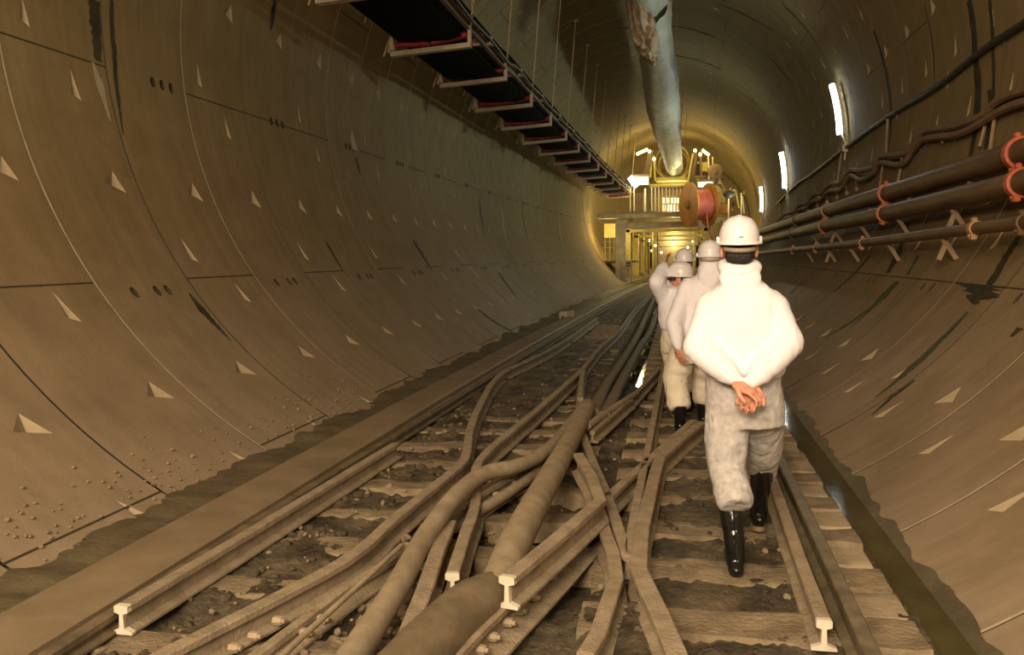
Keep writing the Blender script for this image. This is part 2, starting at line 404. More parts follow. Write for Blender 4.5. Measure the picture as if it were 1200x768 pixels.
def cylpx(px, py, r=RT):
    d = ray(px, py); a = d.x ** 2 + d.z ** 2; ox = -CX; oz = CAM.z - CZ
    b = ox * d.x + oz * d.z; c = ox * ox + oz * oz - r * r
    p = CAM + d * ((-b + math.sqrt(b * b - a * c)) / a)
    return p.y, math.degrees(math.atan2(p.z - CZ, p.x - CX)) % 360
def streak(mb, pts, ws, mi, jag=.3, lift=.006, seed=0):
    """stain following the lining through picture points; ws = widths in metres along the tunnel"""
    q = [cylpx(*p) for p in pts]
    q = [(y, a - 360 if a > 300 else a) for y, a in q]
    out = []; n = 7
    for i in range(len(q) - 1):
        for s in range(n + (i == len(q) - 2)):
            t = s / n; out.append((q[i][0] + (q[i + 1][0] - q[i][0]) * t, q[i][1] + (q[i + 1][1] - q[i][1]) * t, ws[i] + (ws[i + 1] - ws[i]) * t))
    L = []; Rr = []
    for j, (y, a, w) in enumerate(out):
        e1 = 1 + jag * noise.noise(Vector((j * .9, seed * 7.3, 0))) * 2; e2 = 1 + jag * noise.noise(Vector((j * .9, seed * 7.3 + 50, 3))) * 2
        L.append(ringpt(a, y - w / 2 * e1, RT - lift)); Rr.append(ringpt(a, y + w / 2 * e2, RT - lift))
    mb.mi = mi; n = len(out)
    mb.add(L + Rr, [(j, j + 1, n + j + 1, n + j) for j in range(n - 1)]); mb.mi = 0

MATS = [MW, M_GROOVE, M_PIT, M_GROUT, M_DAMP, M_ALGAE, M_PALE]
left = lining('wall_left', 108, 248, RK, pockets, joints)
S = lambda p, w, m=4, sd=0, jg=.3: streak(left, p, w, m, jg, seed=sd)
S([(110, 0), (112, 40), (115, 72)], [.14, .14, .10], 4, 1); S([(130, 0), (133, 60), (138, 115), (144, 158)], [.05, .07, .05, .01], 4, 2)
S([(108, 73), (117, 100), (129, 143)], [.03, .12, .02], 6, 3, .2)
S([(221, 344), (235, 362), (257, 386)], [.03, .11, .07], 4, 4); S([(257, 386), (270, 400)], [.05, .01], 4, 5)
S([(322, 0), (319, 20), (317, 36)], [.10, .12, .02], 4, 6)
S([(382, 284), (391, 300), (402, 318)], [.06, .08, .02], 4, 7); S([(484, 282), (494, 297), (506, 316)], [.14, .17, .06], 4, 8)
S([(583, 320), (592, 333), (602, 346)], [.2, .25, .1], 4, 9); S([(560, 363), (580, 378), (608, 393)], [.10, .16, .05], 4, 10)
S([(655, 358), (668, 368), (685, 378)], [.15, .18, .05], 4, 11); S([(412, 152), (413, 165), (416, 176)], [.05, .22, .26], 6, 12, .1)
S([(417, 185), (422, 205)], [.1, .05], 4, 13); S([(90, 455), (105, 475)], [.0, .0], 4, 14)
for j, (x, y) in enumerate([(560, 250), (585, 262), (607, 258), (645, 268), (668, 255), (690, 262)]):
    S([(x, y - 26), (x + 1, y), (x + 8, y + 28)], [.02, .16, .03], 6 if j % 2 else 4, 20 + j)
wl = tagit(left.build('wall_left', MATS, None, True, 25), kind='structure')
ceil = lining('ceiling', 49.5, 108, RK, pockets, joints)
for x, a0, a1, w in ((17.6, 70, 92, .06), (23, 62, 88, .1), (27, 64, 100, .12), (31, 60, 96, .14)):
    ceil.mi = 4; n = 16
    vs = [rp(a0 + (a1 - a0) * t / n, x + sg * w * (.3 + abs(noise.noise(Vector((t * .7, x, sg))))), RT - .006) for sg in (-1, 1) for t in range(n + 1)]
    ceil.add(vs, [(t, t + 1, n + 2 + t, n + 1 + t) for t in range(n)]); ceil.mi = 0
tagit(ceil.build('ceiling', MATS, None, True, 25), kind='structure')
right = lining('wall_right', -69.75, 49.5, RK, pockets, joints)
S = lambda p, w, m=4, sd=0, jg=.3: streak(right, p, w, m, jg, seed=sd)
S([(1136, 0), (1143, 60), (1146, 128), (1136, 190)], [.16, .2, .24, .14], 4, 31, .15); S([(1160, 0), (1164, 60), (1163, 128)], [.10, .10, .08], 4, 32, .15)
S([(1064, 262), (1052, 300), (1040, 320)], [.2, .3, .2], 4, 33)
S([(1076, 300), (1064, 322)], [.12, .10], 5, 34)
S([(1052, 330), (1020, 362), (967, 396)], [.30, .22, .04], 5, 35); S([(1032, 352), (1000, 382)], [.06, .02], 4, 36)
S([(1198, 272), (1180, 300), (1160, 334)], [.12, .16, .18], 4, 37); S([(1150, 335), (1147, 346), (1142, 357)], [1.15, .8, .06], 4, 38, .5)
S([(1134, 366), (1100, 402), (1068, 432), (1026, 466)], [.06, .13, .15, .03], 5, 39); S([(1072, 446), (1045, 466), (1022, 487)], [.04, .09, .02], 4, 40)
S([(1196, 385), (1185, 395)], [.12, .05], 4, 41); S([(1160, 105), (1163, 140), (1155, 175)], [.14, .2, .1], 4, 42)
S([(1024, 36), (1036, 75), (1044, 128), (1041, 180)], [.10, .14, .16, .1], 4, 43); S([(1083, 5), (1094, 60), (1095, 100)], [.04, .05, .03], 4, 44)
S([(893, 62), (910, 80), (926, 100)], [.10, .22, .05], 4, 45); S([(914, 0), (920, 9), (948, 40), (975, 90)], [.05, .10, .06, .02], 4, 46)
S([(860, 108), (878, 122), (892, 140)], [.05, .20, .05], 4, 47); S([(840, 5), (875, 20), (903, 36)], [.04, .12, .05], 4, 48)
S([(1020, 300), (1000, 322), (978, 342)], [.1, .14, .05], 4, 49)
S([(945, 325), (925, 345)], [.08, .15], 4, 50)
wr_ = tagit(right.build('wall_right', MATS, None, True, 25), kind='structure')

# ------------------------------------------------------------------ floor: muddy track bed
def mudh(x, y):
    h = -.055 + .018 * abs(noise.noise(Vector((x * 14, y * 11, 5)))) + .05 * noise.noise(Vector((x * 2.6, y * 2.2, 0))) + .026 * noise.noise(Vector((x * 9, y * 8, 3))) + .018 * noise.noise(Vector((x * 22, y * 22, 9)))
    d = math.hypot((x + .70) / .65, (y - 4.9) / 1.2)
    if d < 1: h -= .13 * (1 - d * d)                      # scoured hollow under the crossing
    if -.40 < x < .70 and y < 9: h += .038
    if -2.4 < x < -1.5 and y > 3: h += .022
    if y > 8.5 and x < -.9: h += .035 * min(1, (y - 8.5) / 2)
    if y > 11: h -= .012
    for a, b, c, d_, e in ((-1.5, 18.5, .45, 2.2, .11), (-.30, 13.5, .35, 4.5, .05), (-.15, 25, .6, 8, .05)):
        q = math.hypot((x - a) / c, (y - b) / d_)
        if q < 1: h -= e * (1 - q * q)
    return h
mb = MB(); xs = [-3.05 + .034 * i for i in range(122)]
ys = []; y = 1.6
while y < 78: ys.append(y); y += .03 if y < 8 else (.09 if y < 14 else (.25 if y < 30 else 1.5))
for y in ys:
    for x in xs: mb.v.append(Vector((x, y, mudh(x, y))))
n = len(xs)
for j in range(len(ys) - 1):
    for i in range(n - 1): mb.f.append([j * n + i, j * n + i + 1, (j + 1) * n + i + 1, (j + 1) * n + i]); mb.m.append(0)
tagit(mb.build('floor', M_MUD, None, True), kind='structure')
# wet silt between kerb and lining
mb = MB(); ys2 = [1.6 + .07 * i for i in range(180)] + [14.2 + .4 * i for i in range(150)]
for y in ys2:
    for i in range(11):
        x = -3.75 + .1 * i
        e = .055 + .09 * noise.noise(Vector((y * 1.1, 1, 0))) + .04 * noise.noise(Vector((y * 5, 4, 0)))
        mb.v.append(Vector((x, y, e + .012 * noise.noise(Vector((x * 12, y * 12, 0))) - .05 * max(0, x + 3.2))))
for j in range(len(ys2) - 1):
    for i in range(10): mb.f.append([j * 11 + i, j * 11 + i + 1, (j + 1) * 11 + i + 1, (j + 1) * 11 + i]); mb.m.append(0)
o = mb.build('silt', M_BERM, None, True)
tagit(fix_origin(o), 'dark wet silt strip between the left kerb and the tunnel lining', 'mud', kind='stuff')
# kerb
mb = MB()
kp = [(-.0, 1.6), (0, 9), (.06, 14), (.15, 19), (.3, 30), (.4, 48)]
pts = []
for i in range(60):
    y = 1.6 + (i / 59) ** 1.6 * 46
    for a, b in zip(kp, kp[1:]):
        if a[1] <= y <= b[1]: pts.append(Vector((-2.72 + a[0] + (b[0] - a[0]) * (y - a[1]) / (b[1] - a[1]), y, 0))); break
KW = .20
mb.sweep(pts, [(-KW, -.3), (-KW, .085), (-KW + .02, .1), (KW - .03, .1), (KW, .08), (KW, .035), (KW + .07, .02), (KW + .075, -.3)], wob=.02)
lone(mb, 'kerb', M_KERB, 'long flat-topped muddy kerb running along the foot of the left tunnel wall', 'kerb')
# drain water
mb = MB(); yy = [1.6 + .5 * i for i in range(140)]
mb.v = [Vector((x, y, -.09)) for y in yy for x in (.9, 1.62)]
mb.f = [[2 * i, 2 * i + 1, 2 * i + 3, 2 * i + 2] for i in range(len(yy) - 1)]; mb.m = [0] * len(mb.f)
lone(mb, 'drain_water', M_WATER, 'murky greenish water in the drain channel beside the right tunnel wall', 'water', kind='stuff')
mb = MB(); mb.v = [Vector((x, y, -.078)) for y in [9 + .5 * i for i in range(90)] for x in (-2.5, 1.0)]
mb.f = [[2 * i, 2 * i + 1, 2 * i + 3, 2 * i + 2] for i in range(89)]; mb.m = [0] * 89
lone(mb, 'puddle_water', M_WATER, 'shallow puddle water lying between the rails further down the track', 'water', kind='stuff')

random.seed(21); mb = MB()
for _ in range(900):
    x = random.choice([random.uniform(-2.35, -1.5), random.uniform(-2.35, .6), random.uniform(.35, .62)]); y = random.uniform(2.9, 9.5); s = random.uniform(.012, .04) * (1 if x < .3 else .6)
    n0 = len(mb.v); c = Vector((x, y, mudh(x, y) + s * .15)); mb.ell(c, (s, s * random.uniform(.6, .9), s * .6), 7, 5, Matrix.Rotation(random.random() * 6, 3, 'Z'))
    for i in range(n0, len(mb.v)): mb.v[i] += (mb.v[i] - c) * .7 * noise.noise(mb.v[i] * 35)
lone(mb, 'mud_clods', M_MUD, 'dark wet mud clods lying between the sleepers and rails', 'mud', None, True, kind='stuff')

# ------------------------------------------------------------------ sleepers
ORD = ['nearest', 'second', 'third', 'fourth', 'fifth', 'sixth', 'seventh', 'eighth', 'ninth', 'tenth', 'eleventh', 'twelfth', 'thirteenth', 'fourteenth', 'fifteenth', 'sixteenth', 'seventeenth', 'eighteenth', 'nineteenth', 'twentieth']
def ordn(i): return ORD[i] if i < 20 else '%dth' % (i + 1)
def rough_plank(mb, x0, x1, yc, w, zt, seed, amp=.012, hole=None):
    nx = max(3, int((x1 - x0) / .07)); prof = [(-.5, -.12), (-.5, -.02), (-.44, 0), (-.15, .0), (.15, .0), (.44, 0), (.5, -.02), (.5, -.12)]
    vs = []
    for i in range(nx + 1):
        x = x0 + (x1 - x0) * i / nx
        for j, (a, b) in enumerate(prof):
            p = Vector((x * 4, j * 1.7 + seed * 9.1, seed))
            z = zt + b + (amp * noise.noise(p) * 1.5 if b > -.1 else 0); y_ = yc + a * w + amp * 1.3 * noise.noise(p + Vector((0, 0, 40)))
            if hole and hole[0] < x < hole[1] and -.2 < a < .5 and b > -.1: z -= .05
            vs.append(Vector((x, y_, z)))
    m = len(prof)
    mb.add(vs, [(i * m + k, i * m + (k + 1) % m, (i + 1) * m + (k + 1) % m, (i + 1) * m + k) for i in range(nx) for k in range(m)] + [tuple(range(m)), tuple(range(nx * m, nx * m + m))])
TY = [3.08 + .655 * i for i in range(28)]
for i, y in enumerate(TY):
    mb = MB()
    rough_plank(mb, -.42, 1.03 - .0, y, .30, 0.0 if y < 8.6 else -.04, i, .014, (.02, .2) if i == 0 else None)
    lone(mb, 'right_sleeper', M_TIE, '%s mud-caked timber sleeper of the right-hand track from the viewer' % ordn(i), 'sleeper', 'timber sleepers of the right-hand track', True, 40)
for i, y in enumerate(TY):
    if y < 3.0: continue
    mb = MB(); x1 = -1.15 if y < 9 else -.95
    if 4.3 < y < 6.2: x1 = -.25
    elif y < 9: x1 = -.62
    rough_plank(mb, -2.42, x1, y + .12, .24, -.012 - (.012 if y > 8 else 0), i + 60, .016)
    lone(mb, 'left_sleeper', M_TIE, '%s mud-caked sleeper of the left-hand track from the viewer' % ordn(i), 'sleeper', 'sleepers of the left-hand track', True, 40)
for i in range(14):
    mb = MB(); y = 2.75 + .655 * i
    rough_plank(mb, .80, 1.03 - .02 * (i % 2), y, .335, -.004, i + 120, .008)
    lone(mb, 'drain_board', M_BOARD, '%s short mud-dried board between sleepers outside the right running rail' % ordn(i), 'board', 'short boards beside the drain channel', True, 40)

# ------------------------------------------------------------------ rails
HR = .13
def rprof(hd=.034, ft=.055, h=HR):
    return [(-ft, 0), (-ft, .012), (-.012, .026), (-.009, h - .04), (-hd, h - .032), (-hd, h - .006), (-hd + .006, h), (hd - .006, h), (hd, h - .006), (hd, h - .032), (.009, h - .04), (.012, .026), (ft, .012), (ft, 0)]
def smoothpts(P, sub=5):
    out = []
    for i in range(len(P) - 1):
        a = P[max(i - 1, 0)]; b = P[i]; c = P[i + 1]; d = P[min(i + 2, len(P) - 1)]
        for s in range(sub):
            t = s / sub
            out.append(.5 * ((2 * b) + (c - a) * t + (2 * a - 5 * b + 4 * c - d) * t * t + (3 * b - a - 3 * c + d) * t ** 3))
    return out + [P[-1]]
def rail(pts, label, name='rail', mat=M_DUST, h=HR, hd=.030, ft=.050, curve=False, wob=.10, cut=False, dz=0.0, bolts=None, world=False):
    P = [Vector(p) if world else fl(p[0], p[1], h + dz) for p in pts]
    P = [Vector((p.x, p.y, dz)) for p in P]
    if curve: P = smoothpts(P)
    D = []
    for a, b in zip(P, P[1:]):
        n = max(1, int((b - a).length / .25)); D += [a.lerp(b, i / n) for i in range(n)]
    D.append(P[-1])
    mb = MB(); mb.sweep(D, rprof(hd, ft, h), wob=wob)
    t = empty(name, D[0] if not bolts else D[0], label, 'rail')
    t_o = mb.build('rail_bar', mat, t, True, 35)
    if cut:                                  # clean cut end face
        e = P[-1] if cut == 2 else P[0]; q = P[-2] if cut == 2 else P[1]
        d = (e - q).normalized(); mb2 = MB(); mb2.sweep([e - d * .022, e + d * .006], [(a * 1.02, b * 1.005 + .001) for a, b in rprof(hd, ft, h)])
        mb2.build('cut_end', M_CUT, t)
    if bolts:
        for (px, py, dzb) in bolts:
            c = fl(px, py, dz + dzb); b = MB(); ax = (P[-1] - P[0]).normalized().cross(Vector((0, 0, 1)))
            if ax.dot(CAM - c) < 0: ax = -ax
            b.tube([c - ax * .03, c + ax * .004, c + ax * .012], [.020, .020, .014], 6); b.tube([c + ax * .0, c + ax * .024], .010, 8)
            b.build('bolt', M_BOARD, t, True, 40)
    return t
# main running rails
rail([(.707, 1.8, 0), (.72, 3, 0), (.745, 5, 0), (.76, 8, 0), (.74, 14, 0), (.70, 22, 0), (.6, 46, 0)], 'long dark worn running rail on the right, beside the short boards', mat=M_STEELR, world=True, curve=True, wob=.02, hd=0.031, h=.14)
rail([(966, 727), (935, 645), (905, 560), (893, 525)], 'guard rail just inside the right running rail, its pale cut end facing the viewer', 'guard_rail', M_DUST, cut=1, hd=0.031)
rail([(-2.45, 1.8, 0), (-2.45, 5, 0), (-2.40, 8, 0), (-2.33, 12, 0), (-2.22, 18, 0), (-2.1, 30, 0), (-2.0, 46, 0)], 'leftmost long running rail close against the left kerb', mat=M_DUSTD, world=True, curve=True, h=.085, wob=.03)
rail([(142, 710), (273, 633), (400, 557), (463, 519)], 'guard rail beside the left kerb, ending in a pale cut end at lower left', 'guard_rail', M_DUST, cut=1, hd=0.033)
rail([(120, 800), (207, 756), (400, 657), (463, 605), (520, 559), (541, 541), (547, 528), (550, 507), (556, 487), (566, 467), (577, 448), (594, 433), (627, 418), (665, 397), (700, 372)], 'long diagonal rail from lower left that kinks where the left turnout starts', mat=M_DUST, curve=True, hd=0.035)
rail([(230, 800), (300, 765), (400, 690), (480, 640), (545, 570), (556, 552)], 'flatter rail lying just right of the long diagonal rail at lower left', mat=M_DUST, h=.08, hd=0.023, ft=.08, bolts=[(328, 728, .05), (300, 746, .05), (277, 760, .05), (360, 742, .04), (380, 726, .04)])
rail([(530, 672), (545, 625), (557, 588), (558, 548), (572, 527), (600, 503), (633, 476), (667, 446), (684, 430), (702, 408), (727, 385), (744, 362), (764, 344)], 'rail with pale cut end beside the thick central pipe, curving away up the track', mat=M_DUST, curve=True, cut=1, hd=0.033)
rail([(680, 466), (681, 446), (684, 430), (698, 412)], 'short switch blade joining the curved rail just above the pipe junction', 'switch_blade', M_DUST, h=.12)
rail([(470, 760), (482, 728), (497, 690), (512, 645), (527, 610)], 'short rail length between the left hose and the cut rail, leaning right', mat=M_DUST, hd=0.039)
rail([(520, 602), (566, 573), (612, 548), (652, 524)], 'broad rail plate with round bolts crossing beneath the thick pipe', 'rail_plate', M_DUST, h=.11, hd=0.039, ft=.12, bolts=[(583, 580, .05), (630, 548, .05), (603, 566, .05)])
rail([(520, 775), (560, 735), (615, 683), (660, 640), (702, 598)], 'bolted crossing rail running diagonally from bottom centre, bolts along its right flank', 'crossing_rail', M_DUST, h=.13, hd=0.033, ft=.11,
     bolts=[(647, 677, .06), (627, 700, .06), (611, 716, .06), (598, 730, .06), (580, 747, .06), (566, 762, .06)])
rail([(594, 676), (650, 630), (703, 585), (694, 558), (678, 531)], 'bent wing rail with pale cut end above the thick pipe sleeve', 'wing_rail', M_DUST, cut=1, hd=0.035, wob=.05, h=.14, dz=.13)
rail([(686, 764), (700, 742), (722, 676), (719, 648), (701, 598)], 'bent wing rail ending at bottom centre beside the bolted crossing rail', 'wing_rail', M_DUST, hd=0.035, wob=.05)
rail([(683, 508), (697, 545), (712, 580), (724, 615), (735, 648)], 'left half of the pointed crossing nose, running up to the pipe junction', 'crossing_nose', M_DUST, hd=0.031)
rail([(736, 650), (744, 600), (753, 555), (765, 495), (775, 443), (782, 395), (790, 350)], 'long rail running from the crossing nose towards the walking people', mat=M_DUST, curve=True, hd=0.027)
rail([(712, 581), (735, 560), (760, 538), (785, 515), (812, 492)], 'diagonal rail from the crossing nose up to the front person', mat=M_DUST, hd=0.031)
rail([(800, 800), (795, 768), (773, 716), (748, 665), (752, 618), (765, 565), (773, 535), (795, 515), (822, 494)], 'thick bent check rail just left of the front person', 'check_rail', M_DUST, hd=0.041, h=.14)
rail([(694, 505), (735, 470), (772, 432)], 'thin rail rising from the pipe junction behind the second person', mat=M_DUST, h=.11, hd=0.023)
rail([(694, 497), (718, 481), (740, 468)], 'short muddy bar lying against the pipe junction on its right', 'steel_bar', M_DUST, h=.10, hd=0.023)

# ------------------------------------------------------------------ hoses and pipe
def hose(pts, rs, label, name='hose', mat=M_HOSE, zc=None, ripple=0.0, parts=None, n=20, bumpy=.05):
    P = []; 
    for i, (x, y) in enumerate(pts):
        r = rs[i] if isinstance(rs, list) else rs
        z = (zc[i] if zc else r + .02); P.append(fl(x, y, z))
    RR = rs if isinstance(rs, list) else [rs] * len(pts)
    Q = smoothpts(P, 8); rq = []
    for i in range(len(RR) - 1):
        rq += [RR[i] + (RR[i + 1] - RR[i]) * s / 8 for s in range(8)]
    rq.append(RR[-1])
    rq = [r * (1 + bumpy * noise.noise(q * 5)) for r, q in zip(rq, Q)]
    mb = MB(); mb.tube(Q, rq, n)
    t = empty(name, P[0] - Vector((0, 0, (rs[0] if isinstance(rs, list) else rs))), label, 'hose' if name == 'hose' else 'pipe')
    mb.build('hose_body', mat, t, True, 50)
    return t
hose([(380, 820), (420, 760), (467, 686), (497, 632), (533, 583), (567, 556), (610, 545), (645, 525), (670, 495), (684, 478)], [.06, .06, .059, .057, .054, .052, .05, .05, .05, .05], 'thick mud-covered hose curving from bottom left up to the pipe junction', zc=[.10, .10, .12, .14, .20, .22, .20, .18, .15, .13])
d1 = hose([(583, 695), (600, 645), (620, 605), (640, 568), (667, 519), (684, 484), (689, 476)], [.085, .085, .083, .08, .075, .085, .07], 'thick central mud-covered pipe rising from the sleeve to the junction', 'pipe', M_HOSE, zc=[.16, .19, .2, .2, .19, .17, .16], bumpy=.03)
hose([(436, 840), (482, 782), (527, 733), (558, 706), (582, 690)], [.125, .12, .118, .11, .080], 'wide dark flexible sleeve over the lower end of the central pipe', 'pipe_sleeve', M_HOSED, zc=[.13, .13, .14, .15, .16], bumpy=.06)
hose([(695, 486), (712, 450), (737, 411), (753, 380), (766, 350), (776, 330)], [.07, .062, .06, .06, .06, .06], 'left one of the two dark wet hoses running away from the pipe junction', mat=M_HOSED)
hose([(708, 490), (730, 445), (750, 407), (763, 385), (775, 352), (784, 330)], [.07, .062, .06, .06, .06, .06], 'right one of the two dark wet hoses running away from the pipe junction', mat=M_HOSED)
hose([(560, 600), (600, 575), (640, 545), (668, 512), (680, 490)], [.035, .035, .035, .035, .035], 'thinner mud-covered hose under the thick hose, left of the central pipe', zc=[.06, .07, .08, .10, .12])
hose([(470, 640), (440, 668), (400, 705), (340, 760), (270, 830)], .014, 'thin muddy cable lying beside the diagonal rails at lower left', 'hose', M_HOSE, zc=[.12, .12, .1, .09, .09], n=10)
hose([(688, 500), (720, 478), (745, 462)], .035, 'short thin hose leaving the pipe junction to the right', 'hose', M_HOSE, zc=[.14, .12, .10], n=10)

# stones and clods
random.seed(11)
def stones(name, label, spots, s0, s1):
    mb = MB()
    for (x, y, z) in spots:
        s = random.uniform(s0, s1); rot = Matrix.Rotation(random.random() * 6, 3, 'Z') @ Matrix.Rotation(random.random() * 2, 3, 'X')
        n0 = len(mb.v); mb.ell((x, y, z + s * .3), (s, s * random.uniform(.6, .9), s * random.uniform(.45, .7)), 7, 5, rot)
        for i in range(n0, len(mb.v)): mb.v[i] += (mb.v[i] - Vector((x, y, z))) * .5 * noise.noise(mb.v[i] * 30)
    return lone(mb, name, M_STONE, label, 'gravel', kind='stuff')
sp = []
for _ in range(260):
    y = random.uniform(2.9, 9) if random.random() < .8 else random.uniform(9, 16)
    x = random.choice([random.gauss(-2.13, .07), random.gauss(-1.5, .35), random.gauss(-.3, .2), random.gauss(.5, .09), random.gauss(.88, .08), random.uniform(-2.3, -.2)])
    if -2.4 < x < 1.0: sp.append((x, y, max(mudh(x, y), -.02)))
stones('gravel', 'small pale stones and clods scattered over the muddy track bed', sp, .008, .026)
sp2 = [(random.uniform(-1.75, -1.0), random.uniform(3.0, 6.0)) for _ in range(260)]
stones('gravel', 'muddy clods packed between the diagonal rails at lower left', [(x, y, mudh(x, y) + .01) for x, y in sp2], .015, .04)
# dark wet edge where the right lining meets the drain
mb = MB(); n = 260
for i in range(n):
    y = 1.7 + i * .06
    e = -61.3 + .8 * noise.noise(Vector((y * 1.3, 0, 2))) + .8 * noise.noise(Vector((y * 5, 0, 7)))
    for k in range(4): mb.v.append(ringpt(-64.5 + (e + 64.5) * k / 3, y, RT - .006))
mb.f = [[i * 4 + k, i * 4 + k + 1, i * 4 + k + 5, i * 4 + k + 4] for i in range(n - 1) for k in range(3)]; mb.m = [0] * len(mb.f)
lone(mb, 'silt', M_BERM, 'ragged dark wet silt edge above the drain water on the right lining', 'mud', None, True, kind='stuff')
sp = []
for _ in range(260):
    y = random.uniform(3.2, 9); a = 360 - random.gauss(124, 2.2); p = ringpt(a if a > 180 else a, y, RT - .005)
    a = random.gauss(236.5, 2.0); p = ringpt(a, y, RT - .006); sp.append((p.x, p.y, p.z))
stones('gravel', 'pale crumbs stuck to the foot of the left wall lining', sp, .006, .017)
# ------------------------------------------------------------------ belt conveyor under the left vault
cv = empty('belt_conveyor', (-4.37, 9.4, 4.9), 'dark belt conveyor hanging from chains along the upper left of the tunnel', 'conveyor')
CY = [10.3 + 2.87 * i for i in range(-2, 14)]
def cz(y): return 4.91 + (.06 if y > 16 else 0) + max(0, min(1, (y - 30) / 15)) * -.12
YL = [2.0 + 1.0 * i for i in range(46)]
mb = MB(); mb.sweep([(-3.74, y, cz(y)) for y in YL], [(-.50, .10), (-.30, .07), (.30, .07), (.52, .12), (.52, .135), (.30, .085), (-.30, .085), (-.5, .115)]); mb.build('belt', M_BELT, cv, True, 30)
mb = MB(); mb.sweep([(-3.74, y, cz(y) + .42) for y in YL], [(-.56, .18), (-.25, .0), (.25, .0), (.56, .18), (.56, .2), (.25, .02), (-.25, .02), (-.56, .2)]); mb.build('belt', M_BELT, cv, True, 30)
for x, mt in ((-4.36, M_FRAME), (-3.12, M_FRAME)):
    mb = MB(); mb.sweep([(x, y, cz(y) + .22) for y in YL], [(-.03, 0), (-.03, .14), (.03, .14), (.03, .12), (-.015, .12), (-.015, .02), (.03, .02), (.03, 0)]); mb.build('side_rail', mt, cv)
mb = MB(); mb.tube([(-3.02, y, cz(y) + .33 + .02 * math.sin(y * 2.3)) for y in [2 + .5 * i for i in range(90)]], .028, 6); mb.build('cable', M_CABLEK, cv, True)
for i, y in enumerate(CY):
    if y < 3: continue
    z = cz(y)
    mb = MB(); mb.sweep([(-4.38, y, z - .08), (-3.09, y, z - .01)], [(-.06, -.035), (-.06, .035), (.06, .035), (.06, -.035)])
    mb.box((-4.36, y, z + .11), (.05, .08, .26)); mb.box((-3.11, y, z + .15), (.05, .08, .26)); b = mb.build('cross_beam', M_CHAN, cv)
    for rp_ in ([(-4.30, y - .02, z + .06), (-3.76, y - .02, z + .055)], [(-3.72, y - .02, z + .06), (-3.15, y - .02, z + .15)]):
        mb = MB(); mb.tube(rp_, .05, 10); mb.build('roller', M_ROLL, cv, True, 40)
    ym = y + 1.38
    for rp_ in ([(-3.42, ym, cz(y) + .36), (-3.15, ym, cz(y) + .52)], [(-4.05, ym, cz(y) + .36), (-4.3, ym, cz(y) + .52)]):
        mb = MB(); mb.tube(rp_, .055, 10); mb.build('roller', M_ROLL, cv, True, 40)
    mb = MB(); mb.box((-3.2, ym, cz(y) + .33), (.34, .12, .05)); mb.box((-3.06, ym, cz(y) + .38), (.04, .1, .14)); mb.build('roller_bracket', M_CHAN, cv)
    # hanger chain up to the vault
    x1 = -2.80; zt = CZ + math.sqrt(RT ** 2 - (x1 - CX) ** 2) + .02
    a = Vector((-3.08, y, z + .30)); e = Vector((x1, y, zt)); mb = MB()
    if y < 14:
        n = 34; d = (e - a) / n; u = d.normalized()
        for k in range(n):
            s = Vector((1, 0, 0)) if k % 2 else Vector((0, 1, 0)); c = a + d * (k + .5); L = d.length * .68; pts = []
            for q in range(9):
                t = q / 8 * 2 * math.pi; pts.append(c + u * math.cos(t) * L + s * math.sin(t) * .016)
            mb.tube(pts, .006, 5, False)
    else: mb.tube([a.lerp(e, t / 6) for t in range(7)], .014, 6)
    mb.box((x1, y, zt - .04), (.12, .12, .03)); mb.build('hanger_chain', M_STRAP, cv, True, 40)
    mb = MB(); mb.bar((-4.40, y + .1, z + .28), (-4.46, y + .1, z - .02), .03); mb.bar((-4.46, y + .2, z + .26), (-4.58, y + .2, z - .05), .02); mb.build('wall_bracket', M_STRAP, cv)

# ------------------------------------------------------------------ ventilation duct
dt = empty('ventilation_duct', (-.5, 12, 6.6), 'long silvery fabric ventilation duct hanging under the crown of the tunnel', 'duct')
def ductsec(ps, name, mat, seed, rag):
    mb = MB(); n = 28; S_ = []
    for j, (y, x, z, rx, rz) in enumerate(ps): S_.append((y, x, z, rx, rz))
    D = []
    for a, b in zip(S_, S_[1:]):
        m = max(2, int((b[0] - a[0]) / .28)); D += [tuple(a[k] + (b[k] - a[k]) * t / m for k in range(5)) for t in range(m)]
    D.append(S_[-1]); vs = []
    for (y, x, z, rx, rz) in D:
        for k in range(n):
            a = 2 * math.pi * k / n; p = Vector((math.cos(a) * 1.3, y * .5, math.sin(a) * 1.3 + seed))
            q = 1 + rag * noise.noise(p * 1.6) + rag * .7 * (0.5 - abs(noise.noise(p * 3.1)))
            # long creases along the belly
            q += -.05 * math.exp(-((math.sin(a) + .78) ** 2) / .02) if math.cos(a) > -.4 else 0
            vs.append(Vector((x + rx * math.cos(a) * q, y, z + rz * math.sin(a) * q)))
    N_ = len(D)
    mb.add(vs, [(i * n + k, i * n + (k + 1) % n, (i + 1) * n + (k + 1) % n, (i + 1) * n + k) for i in range(N_ - 1) for k in range(n)])
    return mb.build(name, mat, dt, True)
def dps(L):
    out = []
    for (y, px0, px1, pyb, rz) in L:
        a = at(px0, pyb, y); b = at(px1, pyb, y); out.append((y, (a.x + b.x) / 2, a.z + rz, (b.x - a.x) / 2, rz))
    return out
A_ = dps([(17, 716, 775, -40, .52), (20.5, 731, 781, 14, .53), (22.3, 740, 786, 46, .55), (23.2, 749, 789, 70, .50)])
ductsec(A_, 'duct_section', M_DUCT, 3, .16)
B_ = dps([(21, 741, 782, 30, .46), (22.9, 749, 788, 72, .5), (27, 753, 794, 112, .56), (33, 760, 797, 150, .56), (39, 770, 798, 178, .50), (44, 777, 799, 195, .45), (49, 781, 800, 207, .42)])
ductsec(B_, 'duct_section', M_DUCT, 8, .09)
